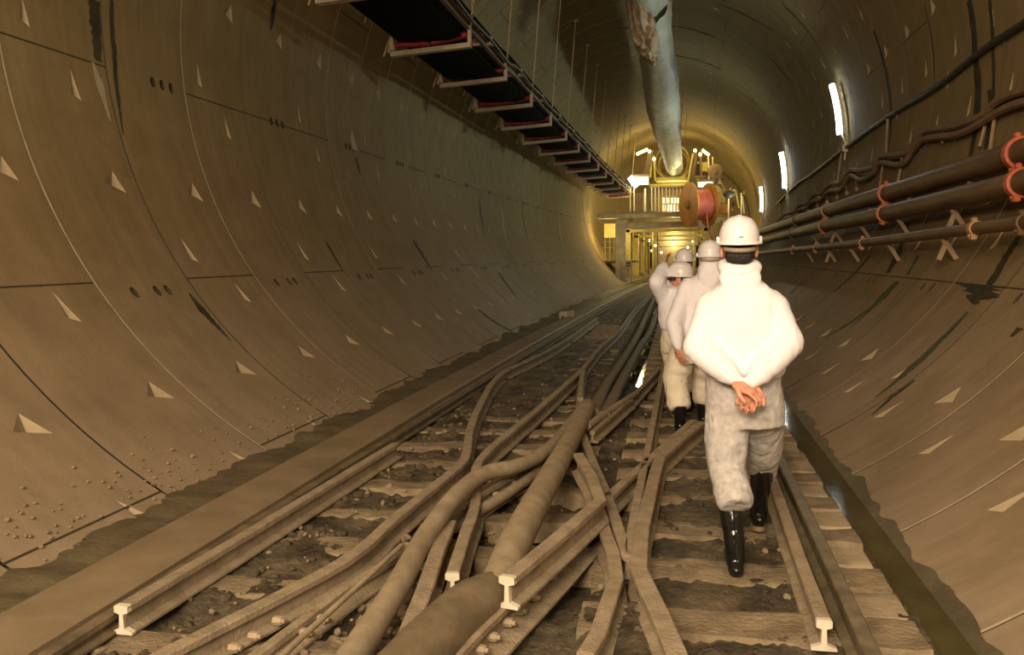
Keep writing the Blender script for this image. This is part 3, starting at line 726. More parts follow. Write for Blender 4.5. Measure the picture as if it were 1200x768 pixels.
# torn end flap of the near section
EL = [(734, -8), (736, 14), (740, 36), (745, 56), (750, 66), (757, 72), (765, 77)]; ER = [(756, -10), (760, 8), (766, 24), (771, 40), (773, 54), (771, 66), (768, 77)]
mb = MB(); vs = []; nu, nv = 14, 36
for k in (0, 1):
    for i in range(nv + 1):
        q = i / nv * 6; a_ = min(5, int(q)); f_ = q - a_
        for j in range(nu + 1):
            u = j / nu; l = [EL[a_][m] + (EL[a_ + 1][m] - EL[a_][m]) * f_ for m in (0, 1)]; r = [ER[a_][m] + (ER[a_ + 1][m] - ER[a_][m]) * f_ for m in (0, 1)]
            Yd = 20.0 + 1.0 * q / 6 * 1.6 - .25 * math.sin(u * math.pi); p_ = at(l[0] + (r[0] - l[0]) * u, l[1] + (r[1] - l[1]) * u, Yd)
            n3 = Vector((u * 4, q * 1.6, 3)); p_ += Vector((.05 * noise.noise(n3), .30 * noise.noise(n3 * 1.5), .06 * noise.noise(n3 * 1.3 + Vector((9, 0, 0)))))
            vs.append(p_ + Vector((0, .015 * k, .01 * k)))
W_ = nu + 1; T_ = W_ * (nv + 1)
fs = [(k * T_ + i * W_ + j, k * T_ + i * W_ + j + 1, k * T_ + (i + 1) * W_ + j + 1, k * T_ + (i + 1) * W_ + j) for k in (0, 1) for i in range(nv) for j in range(nu)]
fs += [(i * W_ + c, (i + 1) * W_ + c, T_ + (i + 1) * W_ + c, T_ + i * W_ + c) for i in range(nv) for c in (0, nu)]
mb.add(vs, fs)
mb.build('torn_flap', M_DUCTB, dt, True)
for y in (20, 26, 32, 38, 44):
    mb = MB(); mb.tube([(-.1, y, 7.0), (0.0, y, 8.6)], .012, 5); mb.build('hanger_wire', M_STRAP, dt)

# ------------------------------------------------------------------ lamps on the right wall
def wall_lamp(y, a0, a1, label, power, X=True):
    r = RT - .14; am = (a0 + a1) / 2
    t = empty('fluorescent_lamp', ringpt(am, y, RT), label, 'lamp', 'tube lamps on the right wall')
    n = 4; P = [ringpt(a0 + (a1 - a0) * k / n, y, r) for k in range(n + 1)]
    mb = MB(); mb.tube([p + Vector((-.05, -.03, 0)) for p in P], .05 if y < 25 else .075, 10); mb.tube([p + Vector((-.05, .06, 0)) for p in P], .05 if y < 25 else .075, 10)  # tubes drawn thicker, putting their glare into the shape
    mb.build('lamp_tube', E_TUBE, t, True, 40)
    mb = MB()
    for p, q in zip(P, P[1:]): mb.bar(p + Vector((.03, 0, 0)), q + Vector((.03, 0, 0)), .16, .06, up=(1, 0, 0))
    mb.build('lamp_housing', M_WHT, t)
    mb = MB(); e = ringpt(a0 - 3, y, RT - .05); mb.tube([P[0], P[0].lerp(e, .5), e, ringpt(a0 - 7, y + .1, RT - .05)], .025, 6); mb.box(ringpt(a0 - 4, y, RT - .07), (.1, .1, .16)); mb.build('conduit', M_WHT, t, True, 40)
    L = bpy.data.lights.new('lamp_light', 'AREA'); L.shape = 'RECTANGLE'; L.size = .25; L.size_y = 1.2; L.energy = power; L.color = (.88, 1.0, .86) if y > 12 else (1, .86, .62)
    lo = bpy.data.objects.new('lamp_light', L); col.objects.link(lo); c = ringpt(am, y, r - .16); c.x += bendx(y)
    lo.location = c; nrm = Vector((CX, y, CZ)) - ringpt(am, y, r); lo.rotation_euler = nrm.to_track_quat('-Z', 'Z').to_euler()
    return t
wall_lamp(20.1, 2.5, 16.5, 'nearest and largest white tube lamp on the right wall, upper right', 100)
wall_lamp(31.0, -2, 13.5, 'middle white tube lamp of the right wall row', 110)
wall_lamp(42.5, -5.0, 9.5, 'farthest small white tube lamp of the right wall row, near the gantry', 110)

# ------------------------------------------------------------------ cables on the right wall
def on_wall(pts, off):
    out = []
    for x, y in pts:
        yy, a = cylpx(x, y, RT - off); a = a - 360 if a > 300 else a; out.append(ringpt(a, yy, RT - off)); out[-1].x -= 0 
    return [unbc(p) for p in out]
def unbc(p): return p
def cable(pts, r, label, mat, off=.06, name='cable', n=7):
    mb = MB(); mb.tube(smoothpts(on_wall(pts, off), 6), r, n)
    return lone(mb, name, mat, label, 'cable', None, True, 50)
cable([(1240, -5), (1200, 27), (1150, 60), (1096, 103), (1040, 137), (985, 177), (950, 203), (932, 214), (915, 228), (902, 240)], .045, 'thick black cable running diagonally along the right wall above the brown wavy cables', M_CABLEK, .05)
W1 = [(1260, 95), (1200, 106), (1170, 118), (1150, 136), (1118, 148), (1084, 154), (1072, 170), (1060, 180), (1032, 184), (1024, 196), (1008, 200), (996, 200), (984, 214), (972, 216), (962, 226), (952, 228), (944, 238), (934, 240), (926, 248), (914, 251), (904, 260)]
cable(W1, .05, 'upper brown wavy cable sagging between hooks on the right wall', M_CABLE, .09)
cable([(x + 1, y + 4) for x, y in W1], .018, 'dark thin cable lying against the upper brown wavy cable', M_CABLEK, .05)
W2 = [(1262, 112), (1200, 120), (1172, 130), (1150, 144), (1120, 158), (1084, 163), (1070, 176), (1056, 193), (1032, 191), (1022, 204), (1008, 211), (996, 206), (984, 222), (970, 224), (960, 234), (950, 236), (942, 244), (932, 246), (924, 254), (912, 257), (902, 266)]
cable(W2, .048, 'lower brown wavy cable sagging between hooks on the right wall', M_CABLE, .09)
cable([(x - 1, y - 4) for x, y in W2], .018, 'dark thin cable lying between the two brown wavy cables', M_CABLEK, .05)
HK = [(1168, 118, 1160, 178, 'second'), (1156, 140, 1148, 172, 'nearest'), (1107, 155, 1104, 168, 'third'), (1058, 186, 1052, 214, 'fourth'), (1040, 140, 1038, 186, 'fifth'), (1035, 190, 1030, 226, 'sixth'), (985, 178, 980, 214, 'seventh'), (958, 228, 954, 250, 'eighth')]
for i, (x0, y0, x1, y1, o_) in enumerate(HK):
    P = on_wall([(x0, y0), ((x0 + x1) / 2, (y0 + y1) / 2), (x1, y1)], .05); mb = MB(); mb.tube(P, .022, 6); mb.ell(P[0], (.04, .04, .04), 8, 6)
    lone(mb, 'cable_hanger', M_ARM, 'upright cable hanger strip on the right wall, %s from the viewer' % ordn(i), 'hanger', 'cable hangers on the right wall', True, 50)
for i in range(9):
    x = 905 + i * 12; P = on_wall([(x, 236 - i * 4), (x + 3, 262 - i * 5)], .05); mb = MB(); mb.tube(P, .02, 5); mb.ell(P[1], (.05, .05, .05), 7, 5)
    lone(mb, 'cable_hanger', M_ARM, 'small far cable hanger above the pipes, %s counting from the gantry' % ordn(i), 'hanger', 'far cable hangers on the right wall', True, 50)

# ------------------------------------------------------------------ water pipes on the right wall
YP = [4.5, 8.5, 13.5, 19, 25, 32, 40, 46]
def pipe(zx, r, label, cps):
    P = [Vector((x, y, z)) for (x, z), y in zip(zx, YP)]
    t = empty('water_pipe', P[0], label, 'pipe'); Q = smoothpts(P, 6); mb = MB(); mb.tube(Q, r, 20); mb.build('pipe_body', M_PIPE, t, True, 50)
    for (px, m) in cps:
        b = None
        for a, c in zip(Q, Q[1:]):
            ax, cx = prx(a), prx(c)
            if (ax - px) * (cx - px) <= 0: b = a.lerp(c, (px - ax) / (cx - ax + 1e-9)); dr = (c - a).normalized(); break
        if b is None: continue
        mb = MB(); mb.tube([b - dr * .05, b - dr * .045, b + dr * .045, b + dr * .05], [r * 1.05, r * 1.22, r * 1.22, r * 1.05], 20)
        nn = Vector((CX, b.y, CZ)) - b; nn.normalize()
        mb.box(b + Vector((0, 0, -r * 1.28)) + nn * r * .4, (.06, .10, .09), bev=.01); mb.box(b + Vector((0, 0, r * 1.2)) + nn * r * .3, (.05, .08, .05), bev=.01)
        mb.tube([b + Vector((-.05, 0, -r * 1.3)) + nn * r * .4, b + Vector((.07, 0, -r * 1.3)) + nn * r * .4], .014, 6)
        mb.build('coupling', m, t, True, 35)
    return Q
def prx(p):
    d = M3.transposed() @ (Vector((p.x + bendx(p.y), p.y, p.z)) - CAM); return 600 + 1000 * d.x / -d.z
QT = pipe([(3.26, 2.55), (3.22, 2.53), (3.20, 2.50), (3.16, 2.49), (3.12, 2.47), (3.05, 2.44), (2.85, 2.38), (2.75, 2.35)], .13, 'uppermost and thickest of three rusty pipes along the right wall', [(1197, M_CPL), (1041, M_CPL), (971, M_CPLT), (935, M_PIPE)])
QM = pipe([(3.10, 2.24), (3.08, 2.22), (3.07, 2.18), (3.0, 2.15), (2.95, 2.11), (2.85, 2.04), (2.7, 1.98), (2.6, 1.95)], .115, 'middle of three rusty pipes along the right wall', [(1197, M_CPL), (1038, M_CPL), (967, M_CPL), (930, M_PIPE)])
QL = pipe([(2.88, 1.88), (2.87, 1.835), (2.84, 1.76), (2.80, 1.71), (2.75, 1.67), (2.68, 1.62), (2.6, 1.6), (2.55, 1.58)], .062, 'lowest and thinnest of three rusty pipes along the right wall', [(1200, M_PIPE), (1144, M_CPLT), (1012, M_CPLT), (957, M_CPLT), (930, M_CPLT)])
def arm(px, Q, label, r, L, post=False):
    for a, c in zip(Q, Q[1:]):
        ax, cx = prx(a), prx(c)
        if (ax - px) * (cx - px) <= 0: b = a.lerp(c, (px - ax) / (cx - ax + 1e-9)); break
    else: return
    w = Vector((b.x - CX, 0, b.z - CZ)).normalized(); wallp = Vector((CX, b.y, CZ)) + w * (RT + .01)
    low = b + Vector((0, 0, -r - .03)); e = low + w * .03 + Vector((0, 0, .02)); mb = MB()
    inner = ringpt(math.degrees(math.atan2(low.z - CZ - .10, low.x - CX)), b.y, RT - .01)
    mb.bar(e, inner, .055, .05)
    if post: mb.bar(low + Vector((.05, 0, 0)), low + Vector((-.03, 0, -.20)), .05, .04, up=(0, 1, 0))
    mb.ell(e, (.035, .035, .035), 8, 6)
    lone(mb, 'pipe_bracket', M_ARM, label, 'bracket', 'steel brackets carrying the pipes', False)
for nm, Q, r, xs_ in (('uppermost', QT, .13, [1152, 1135, 1064, 1018, 983, 958]), ('middle', QM, .115, [1135, 1115, 1052, 1008, 976, 950]), ('lowest', QL, .062, [1105, 1104, 1041, 996, 970, 945])):
    for i, x in enumerate(xs_[1:]): arm(x, Q, 'steel bracket poking out under the %s pipe, %s from the viewer' % (nm, ordn(i)), r, .2, i in (0, 3) and nm != 'uppermost')

# ------------------------------------------------------------------ block on the left kerb
c = at(666, 372, 21.5); t = empty('concrete_block', (c.x, c.y, c.z - .12), 'pale concrete block with a round hole sitting beside the left track', 'block')
mb = MB(); mb.box((c.x - .12, c.y, c.z), (.2, .3, .30), bev=.02); mb.build('block_body', M_GROUT, t)
mb = MB(); mb.box((c.x + .05, c.y + .12, c.z + .05), (.16, .25, .22), bev=.02); mb.build('side_block', M_BOARD, t); mb = MB(); mb.box((c.x - .05, c.y, c.z - .19), (.14, .2, .12), bev=.01); mb.build('base_block', M_BOARD, t)
mb = MB(); mb.tube([(c.x - .12, c.y - .148, c.z), (c.x - .12, c.y - .155, c.z)], .045, 12); mb.build('hole', M_DARK, t)  # flat dark disc, the shade inside the hole painted on the face

# ------------------------------------------------------------------ backup gantry
GY = 48.0
g = empty('backup_gantry', at(790, 330, GY), 'yellow-lit steel backup gantry filling the far end of the tunnel', 'gantry')
def gbox(name, x0, y0, x1, y1, Y, d, mat, par=None, mb=None):
    a = at(x0, y1, Y); b = at(x1, y0, Y); m_ = mb or MB()
    m_.box(((a.x + b.x) / 2, Y + d / 2, (a.z + b.z) / 2), (abs(b.x - a.x), d, abs(b.z - a.z)))
    return None if mb else m_.build(name, mat, par or g)
gbox('deck_beam', 700, 248, 804, 256.5, GY, .5, M_GRY); gbox('deck_edge', 700, 246.5, 806, 249, GY - .1, .1, M_FRAME)
gbox('cross_girder', 733, 259, 829, 268, GY + .2, .4, M_GRY)
gbox('cross_girder', 826, 254, 878, 262, GY + .5, .4, M_GRY)
gbox('column', 721.5, 258, 733, 331, GY, .45, M_GRY); gbox('column', 846, 256, 857, 331, GY + .2, .45, M_GRY)
gbox('upper_deck', 760, 214.5, 806, 217, GY + 3, 3, M_YEL)
# receding portal frames lit yellow
for i, (xa, xb, yt, w) in enumerate([(731, 832, 267, 7), (743, 829, 274.5, 5), (751, 825, 280, 3.5), (757, 822, 284.5, 2.8), (762, 818, 288, 2.2)]):
    Y = GY + 1.5 + i * 5; mb = MB(); gbox('', xa, yt, xb, yt + w * .8, Y, .4, None, mb=mb); gbox('', xa, yt, xa + w, 326 - i * 3, Y, .4, None, mb=mb); gbox('', xb - w, yt, xb, 326 - i * 3, Y, .4, None, mb=mb)
    mb.build('portal_frame', M_YEL, g)
for i, x in enumerate((737, 741.5, 748, 753.5, 759, 764, 770, 812, 818, 824)):
    gbox('upright', x, 268 + abs(i - 4), x + 1.3, 322, GY + 3 + (i % 5) * 3, .12, M_YEL if i % 2 else M_BRN)
gbox('floor_deck', 705, 305.5, 745, 308.5, GY + .3, 2.5, M_BRN)
for y_ in (283, 290, 297): gbox('handrail', 706, y_, 724, y_ + .9, GY + .2, .06, M_YEL)
for x in (708.5, 714, 719): gbox('handrail_post', x, 280, x + 1, 306, GY + .2, .08, M_YEL)
gbox('lit_opening_fill', 708, 262, 721, 279, GY + 2.2, .1, M_YEL)  # yellow sheet standing in for the yellow light of an opening
mb = MB()
for x in (725.5, 739): gbox('', x, 304, x + 1.6, 331, GY - .5, .08, None, mb=mb)
for k in range(7): gbox('', 726, 306 + k * 3.6, 740, 307.3 + k * 3.6, GY - .5, .08, None, mb=mb)
mb.build('ladder', M_GRY, g)
# railing on the deck
mb = MB(); gbox('', 760, 218.5, 802, 220, GY, .06, None, mb=mb); gbox('', 760, 232, 802, 233, GY, .06, None, mb=mb)
for k in range(9): gbox('', 763 + k * 4.2, 219, 764.3 + k * 4.2, 248, GY, .06, None, mb=mb)
mb.build('railing', M_WHT, g)
mb = MB(); gbox('', 738, 221, 739, 248, GY, .06, None, mb=mb); gbox('', 742.5, 221, 743.6, 248, GY, .06, None, mb=mb); gbox('', 755, 221, 757, 248, GY, .06, None, mb=mb); mb.build('lamp_post', M_WHT, g)
for (x, w) in ((853, 1.6), (868, 1.3)): gbox('post', x, 226, x + w, 256, GY, .08, M_WHT)
gbox('cabinet', 742, 226, 754, 248, GY + 1.5, 1.5, M_BRN); gbox('cabinet', 838, 222, 850, 252, GY + 1.5, 1.5, M_YEL); gbox('cabinet', 843, 240, 853, 250, GY + .8, .8, M_REEL)
gbox('machine_housing', 764, 222, 800, 247, GY + 4.5, 3, M_BRN)
mb = MB()
for k in range(6):
    gbox('', 777 + k * 3.3, 232, 778.6 + k * 3.3, 238, GY + 4.3, .1, None, mb=mb); gbox('', 776 + k * 3.3, 240, 777.4 + k * 3.3, 247.5, GY + 4.3, .1, None, mb=mb)
mb.build('lit_slot', E_SMALL, g)
# arch hoops and upper clutter
c0 = at(788, 190, GY + 1)
for r0, dy in ((.95, 0), (.8, .8), (.88, 1.6)):
    mb = MB(); mb.tube([(c0.x + r0 * math.cos(t * math.pi / 16), c0.y + dy, c0.z + r0 * math.sin(t * math.pi / 16)) for t in range(33)], .045, 6, False); mb.build('duct_hoop', M_YEL, g, True)
gbox('hoop_base', 768, 207, 806, 212, GY + .8, 1.5, M_YEL)
for (x0, y0, x1, y1, w, m) in [(757, 205, 763, 178, .28, M_BRN), (762, 208, 764, 176, .1, M_YEL), (768, 212, 766, 182, .08, M_YEL), (811, 214, 816, 178, .16, M_BRN), (806, 214, 812, 180, .1, M_YEL), (822, 212, 821, 178, .12, M_BRN), (831, 214, 830, 184, .08, M_WHT), (836, 216, 835, 184, .07, M_WHT), (850, 224, 838, 200, .06, M_YEL), (838, 218, 848, 226, .2, M_YEL), (866, 244, 862, 222, .06, M_YEL), (872, 250, 870, 230, .07, M_WHT)]:
    mb = MB(); mb.bar(at(x0, y0, GY + .6), at(x1, y1, GY + .6), w); mb.build('strut', m, g)
gbox('machinery', 812, 186, 826, 206, GY + 2, 1.2, M_BRN); gbox('machinery', 822, 190, 829, 200, GY + 1, .6, M_YEL)
random.seed(5)
for k in range(44):
    x = random.uniform(806, 872); y = random.uniform(186 + max(0, (x - 830)) * .8, 246); w = random.uniform(1.5, 4); gbox('fitting', x, y, x + w, y + random.uniform(1.5, 5), GY + random.uniform(.6, 3.6), .3, random.choice([M_YEL, M_WHT, M_BRN, M_GRY, M_REEL]))
# added end disc that catches the gantry light where the tunnel runs on
mb = MB(); mb.tube([(CX, 69.5, CZ), (CX, 69.8, CZ)], 4.62, 40); mb.build('end_backdrop', M_GRY, g)
for (x, y) in [(761, 282), (768, 288), (790, 285), (806, 290), (764, 294), (775, 296), (812, 283)]:
    mb = MB(); mb.ell(at(x, y, GY + 12), (.09, .09, .09), 8, 6); mb.build('lamp', E_SMALL, g)
for (x, y) in [(820.5, 181), (814.5, 176.5), (761, 177.5), (766.5, 186.5)]:
    mb = MB(); mb.ell(at(x, y, GY + .3), (.09, .09, .1), 8, 6); mb.build('lamp', E_SMALL, g)
# lamps of the gantry
def glamp(x0, y0, x1, y1, w, Y, label, mat, name='tube_lamp'):
    a = at(x0, y0, Y); b = at(x1, y1, Y); t = empty(name, a, label, 'lamp')
    mb = MB(); mb.tube([a, b], w, 8); mb.build('lamp_tube', mat, t, True, 40); mb = MB(); mb.bar(a + Vector((0, .08, .08)), b + Vector((0, .08, .08)), w * 2.4, .05); mb.build('lamp_housing', M_YEL, t)
glamp(746, 181, 759, 175, .07, GY, 'yellow tube lamp at the upper left of the far gantry arch', E_YEL)
glamp(823, 176, 831, 182, .07, GY, 'yellow tube lamp at the upper right of the far gantry arch', E_YEL)
def flood(x0, y0, x1, y1, label):
    a = at(x0, y1, GY - .2); b = at(x1, y0, GY - .2); t = empty('floodlight', (a + b) / 2, label, 'lamp')
    mb = MB(); mb.box((a + b) / 2, (b.x - a.x, .1, b.z - a.z), bev=.02); mb.build('lamp_glass', E_FLOOD, t)
    mb = MB(); mb.box(((a + b) / 2) + Vector((0, .12, (b.z - a.z) / 2 + .06)), (b.x - a.x + .1, .35, .12)); mb.build('lamp_housing', M_FRAME, t)
flood(740, 207, 760, 217, 'bright floodlight at the left of the gantry deck'); flood(818, 213, 835, 219.5, 'bright floodlight above the cable reel at the gantry right')
m_ = MB(); a = at(740, 211, GY - .5); m_.tube([at(738, 208, GY - .5), at(746, 219, GY - .5)], .14, 8); lone(m_, 'tube_lamp', E_TUBE, 'short slanting white lamp hanging left of the bright floodlight', 'lamp', None, True, 40)
# cable reel
rc = at(812, 240, GY - 1.4); rt = empty('cable_reel', (rc.x, rc.y, rc.z - 1.15), 'large orange-brown cable reel with red cable on the gantry edge', 'cable reel')
ax = Vector((1, -.5, 0)).normalized()
def disc(c, r, w, mat, name):
    mb = MB(); mb.tube([c - ax * w / 2, c - ax * w * .46, c + ax * w * .46, c + ax * w / 2], [r * .96, r, r, r * .96], 32)
    mb.build(name, mat, rt, True, 30)
lc = at(807.5, 240, GY - 1.5); r2 = at(829, 242, GY - 1.3); ax = (r2 - lc); ax.y = .5 * ax.x; ax.z = 0; ax.normalize(); hw = .5
disc(lc, 1.18, .10, M_REEL, 'reel_flange'); disc(lc + ax * 1.12, 1.15, .10, M_REEL, 'reel_flange'); disc(lc + ax * .56, .82, 1.0, M_DRUM, 'cable_drum'); disc(lc - ax * .09, .22, .12, M_BRN, 'reel_hub')
mb = MB(); mb.tube([r2 + Vector((-.05, -.6, -.3)), r2 + Vector((.05, -.5, -1.2)), r2 + Vector((.45, -.4, -2.2))], .04, 6); mb.build('loose_cable', M_CPL, rt, True)
mb = MB(); c = at(838, 201, GY - .2); mb.tube([c - Vector((0, .1, 0)), c + Vector((0, .1, 0))], .40, 20); mb.tube([c - Vector((0, .14, 0)), c + Vector((0, .05, 0))], .12, 12); lone(mb, 'pulley_wheel', M_BRN, 'dark round wheel mounted high at the right of the gantry', 'wheel', None, True, 40)
mb = MB(); c = at(854, 228, GY - .3); mb.ell(c, (.27, .12, .22), 14, 9); mb.tube([c + Vector((-.3, .02, 0)), c + Vector((.3, .02, 0))], .08, 8); lone(mb, 'signal_lamp', M_NAVY, 'small blue-grey round lamp on a white post at the gantry right', 'lamp', None, True, 40)
YW = (1.0, .78, .30)
def gp(x, y, Y, p, c=YW, r=.25): l = point('gantry_light', at(x, y, Y), p, c, r); l.location.x += bendx(Y)
gp(752, 184, GY - .8, 60); gp(828, 186, GY - .8, 60); gp(750, 222, GY - 1.0, 45); gp(826, 225, GY - 3.4, 60); gp(714, 270, GY + .6, 110)
for i in range(5): gp(790, 272 + i * 2.5, GY + 2.5 + i * 4.6, 170)
gp(720, 290, GY - 1.5, 25); gp(790, 232, GY + 2.2, 110); gp(862, 235, GY - .6, 40); gp(788, 190, GY + 3.5, 110); gp(770, 170, GY + 12, 160); gp(800, 200, GY - 3.0, 35)
wall_lamp(-1.9, 2.5, 16.5, 'tube lamp on the right wall behind the viewer', 150)
# ------------------------------------------------------------------ people
def lerp(a, b, t): return a + (b - a) * t
def hand(mb, w, d, n, th, s=1.0, curl=.5, spread=1.0):
    """w wrist, d finger direction, n palm normal, th towards the thumb side"""
    d = d.normalized(); n = (n - d * n.dot(d)).normalized(); th = (th - d * th.dot(d) - n * th.dot(n)).normalized()
    Rm = Matrix((th, d, n)).transposed()
    mb.ell(w + d * .045 * s, (.040 * s, .054 * s, .017 * s), 14, 9, Rm); mb.ell(w + d * .03 * s + th * .018 * s, (.020 * s, .036 * s, .017 * s), 10, 7, Rm)
    for k, (off, L) in enumerate(((.031, .070), (.011, .080), (-.010, .074), (-.030, .058))):
        p = w + d * .085 * s + th * off * s - d * abs(off) * .25 * s; a = .35 * curl; dd = (d + th * off * 4 * spread)
        dd.normalize(); seg = [.45, .32, .27]; r = .0092 * s
        for q in range(3):
            v = dd * math.cos(a) + n * math.sin(a); e = p + v * L * seg[q] * s
            mb.cone(p, e, r, r * .88, 8); p = e; r *= .9; a += .95 * curl
    p = w + d * .022 * s + th * .030 * s; v = (d * .55 + th * .75 + n * .25).normalized(); e = p + v * .036 * s; mb.cone(p, e, .0125 * s, .011 * s, 8)
    v2 = (d * .9 + th * .25 + n * .45 * curl).normalized(); mb.cone(e, e + v2 * .032 * s, .0105 * s, .009 * s, 8)

def head(mb, c, yaw, s=1.0, tilt=0.0):
    """c: centre of the head; yaw 0 looks along +Y"""
    Rz = Matrix.Rotation(yaw, 3, 'Z') @ Matrix.Rotation(-tilt, 3, 'X'); P = lambda x, y, z: c + Rz @ (Vector((x, y, z)) * s)
    mb.ell(P(0, -.008, .03), (.074 * s, .095 * s, .088 * s), 18, 12, Rz); mb.ell(P(0, .022, -.035), (.058 * s, .068 * s, .075 * s), 16, 10, Rz)
    mb.ell(P(0, .048, -.085), (.030 * s, .032 * s, .026 * s), 12, 8, Rz)               # chin
    mb.cone(P(0, .082, .012), P(0, .104, -.018), .009 * s, .014 * s, 8)              # nose
    mb.ell(P(0, .082, -.056), (.024 * s, .010 * s, .009 * s), 10, 6, Rz); mb.ell(P(0, .082, -.047), (.021 * s, .010 * s, .006 * s), 10, 6, Rz)
    mb.ell(P(0, .078, .03), (.050 * s, .014 * s, .010 * s), 12, 7, Rz)                 # brow
    for q in (-1, 1):
        mb.ell(P(q * .086, -.008, -.020), (.013 * s, .022 * s, .038 * s), 10, 8, Rz); mb.ell(P(q * .03, .074, -.015), (.018 * s, .012 * s, .012 * s), 8, 6, Rz)
    return P, Rz

def helmet(t, c, yaw, s=1.0, tilt=0.0, mark=False):
    Rz = Matrix.Rotation(yaw, 3, 'Z') @ Matrix.Rotation(-tilt, 3, 'X'); P = lambda x, y, z: c + Rz @ (Vector((x, y, z)) * s)
    mb = MB(); n = 32; prof = []
    for i in range(12):
        a = i / 11 * math.pi / 2; prof.append((math.sin(a), math.cos(a)))
    vs = []
    for (rr, zz) in prof:
        rr = rr ** .85
        for k in range(n):
            b = 2 * math.pi * k / n; rid = .006 * math.exp(-((math.cos(b) * rr) / .12) ** 2) * (1 if rr < .93 else 0)
            vs.append(P(.108 * rr * math.cos(b), .132 * rr * math.sin(b), .118 * zz + rid))
    for (k0, dz, ex) in ((1.0, -.022, .0), (1.0, -.028, .014), (1.0, -.036, .016), (1.0, -.034, -.002), (.97, .02, -.006), (.8, .08, 0)):
        for k in range(n):
            b = 2 * math.pi * k / n; br = ex + (max(0, math.sin(b)) ** 2 * .035 if ex > .01 else 0)
            vs.append(P((.109 * k0 + br) * math.cos(b), (.133 * k0 + br) * math.sin(b), dz))
    R__ = 18
    mb.add(vs, [(i * n + k, i * n + (k + 1) % n, (i + 1) * n + (k + 1) % n, (i + 1) * n + k) for i in range(R__ - 1) for k in range(n)])
    h = mb.build('helmet', M_HELM, t, True, 50)
    mb = MB(); pts = [P(.088 * math.cos(b), .108 * math.sin(b), -.055 - .012 * math.sin(-b)) for b in [math.pi * (1 + .12 + .76 * k / 12) for k in range(13)]]; mb.tube(pts, .012, 8); mb.build('helmet_strap', M_BAND, t, True)
    for q in (-1, 1):
        mb = MB(); mb.box(P(q * .114, .01, -.016), (.016 * s, .035 * s, .042 * s), Rz, .004); mb.build('helmet_clip', M_HELM, t)
    if mark:
        mb = MB(); mb.ell(P(0, -.1325, .006), (.012, .0015, .0045), 10, 6, Rz); mb.build('helmet_badge', M_BAND, t)

def hair(t, c, yaw, s=1.0, tilt=0.0):
    Rz = Matrix.Rotation(yaw, 3, 'Z') @ Matrix.Rotation(-tilt, 3, 'X'); P = lambda x, y, z: c + Rz @ (Vector((x, y, z)) * s)
    mb = MB(); mb.ell(P(0, -.022, .03), (.077 * s, .092 * s, .09 * s), 18, 12, Rz); mb.ell(P(0, -.048, -.045), (.073 * s, .054 * s, .055 * s), 14, 10, Rz)
    blob(mb, 'hair', M_HAIR, t, .006, 2, .003, 60)

def boot(t, ankle, toe_dir, heel_raise=0.0, shaft=.30, lean=Vector((0, 0, 0)), s=1.0, mud=True):
    td = toe_dir.normalized(); f = ankle + Vector((0, 0, -.075)); td2 = (td + Vector((0, 0, -heel_raise))).normalized()
    side = td2.cross(Vector((0, 0, 1))).normalized(); up = side.cross(td2)
    if up.z < 0: up = -up
    Rm = Matrix((side, td2, up)).transposed(); mb = MB()
    h = ankle - up * .065 - td2 * .03
    mb.ell(h, (.043, .055, .042), 14, 9, Rm); mb.ell(h + td2 * .10 + up * .005, (.046, .11, .045), 14, 9, Rm); mb.ell(h + td2 * .19 - up * .005, (.050, .065, .036), 14, 9, Rm)
    top = ankle + Vector((0, 0, shaft)) + lean
    mb.tube([ankle - up * .05, ankle.lerp(top, .15), ankle.lerp(top, .55), top], [.050, .050, .060, .066], 18)
    b = blob(mb, 'boot', M_BOOT, t, .008, 3, .003, 12)
    mb = MB(); n = 22; o = []
    for k in range(n):
        a = 2 * math.pi * k / n; L = .16 if math.sin(a) > 0 else .085
        o.append((math.cos(a) * (.044 + .008 * max(0, math.sin(a))), math.sin(a) * L + .055))
    vs = [h + side * x + td2 * y - up * .034 for x, y in o] + [h + side * x * 1.04 + td2 * y * 1.02 - up * .062 for x, y in o]
    mb.add(vs, [(k, (k + 1) % n, n + (k + 1) % n, n + k) for k in range(n)] + [tuple(range(n)), tuple(range(2 * n - 1, n - 1, -1))]); mb.build('boot_sole', M_BOOTM if mud else M_BOOT, t)

def body(t, J, voxel, hd_yaw, hd_tilt=0.0, hands=()):
    mb = MB(); P, Rz = head(mb, J['head'], hd_yaw, J.get('hs', 1.0), hd_tilt)
    sh = (J['shL'] + J['shR']) / 2; pel = (J['hipL'] + J['hipR']) / 2
    mb.cone(J['head'] + Vector((0, -.02, -.05)), sh + Vector((0, 0, .0)), .055, .062, 14)
    mb.loft([(pel + Vector((0, 0, -.06)), .14, .10), (pel, .16, .115), (pel + Vector((0, 0, .10)), .145, .10), (lerp(pel, sh, .55), .145, .10), (lerp(pel, sh, .8), .165, .105), (sh + Vector((0, 0, -.03)), .15, .085), (sh + Vector((0, 0, .05)), .07, .06)], 18)
    for q in 'LR':
        s_, e, w = J['sh' + q], J['el' + q], J['wr' + q]
        mb.cone(s_, e, .050, .040, 12); mb.cone(e, w, .040, .026, 12)
        h, k, a = J['hip' + q], J['kn' + q], J['an' + q]; mb.cone(h, k, .080, .052, 14); mb.cone(k, a + Vector((0, 0, .02)), .052, .036, 12)
    for hh in hands: hand(mb, *hh)
    return blob(mb, 'body', M_SKIN, t, voxel, 2)

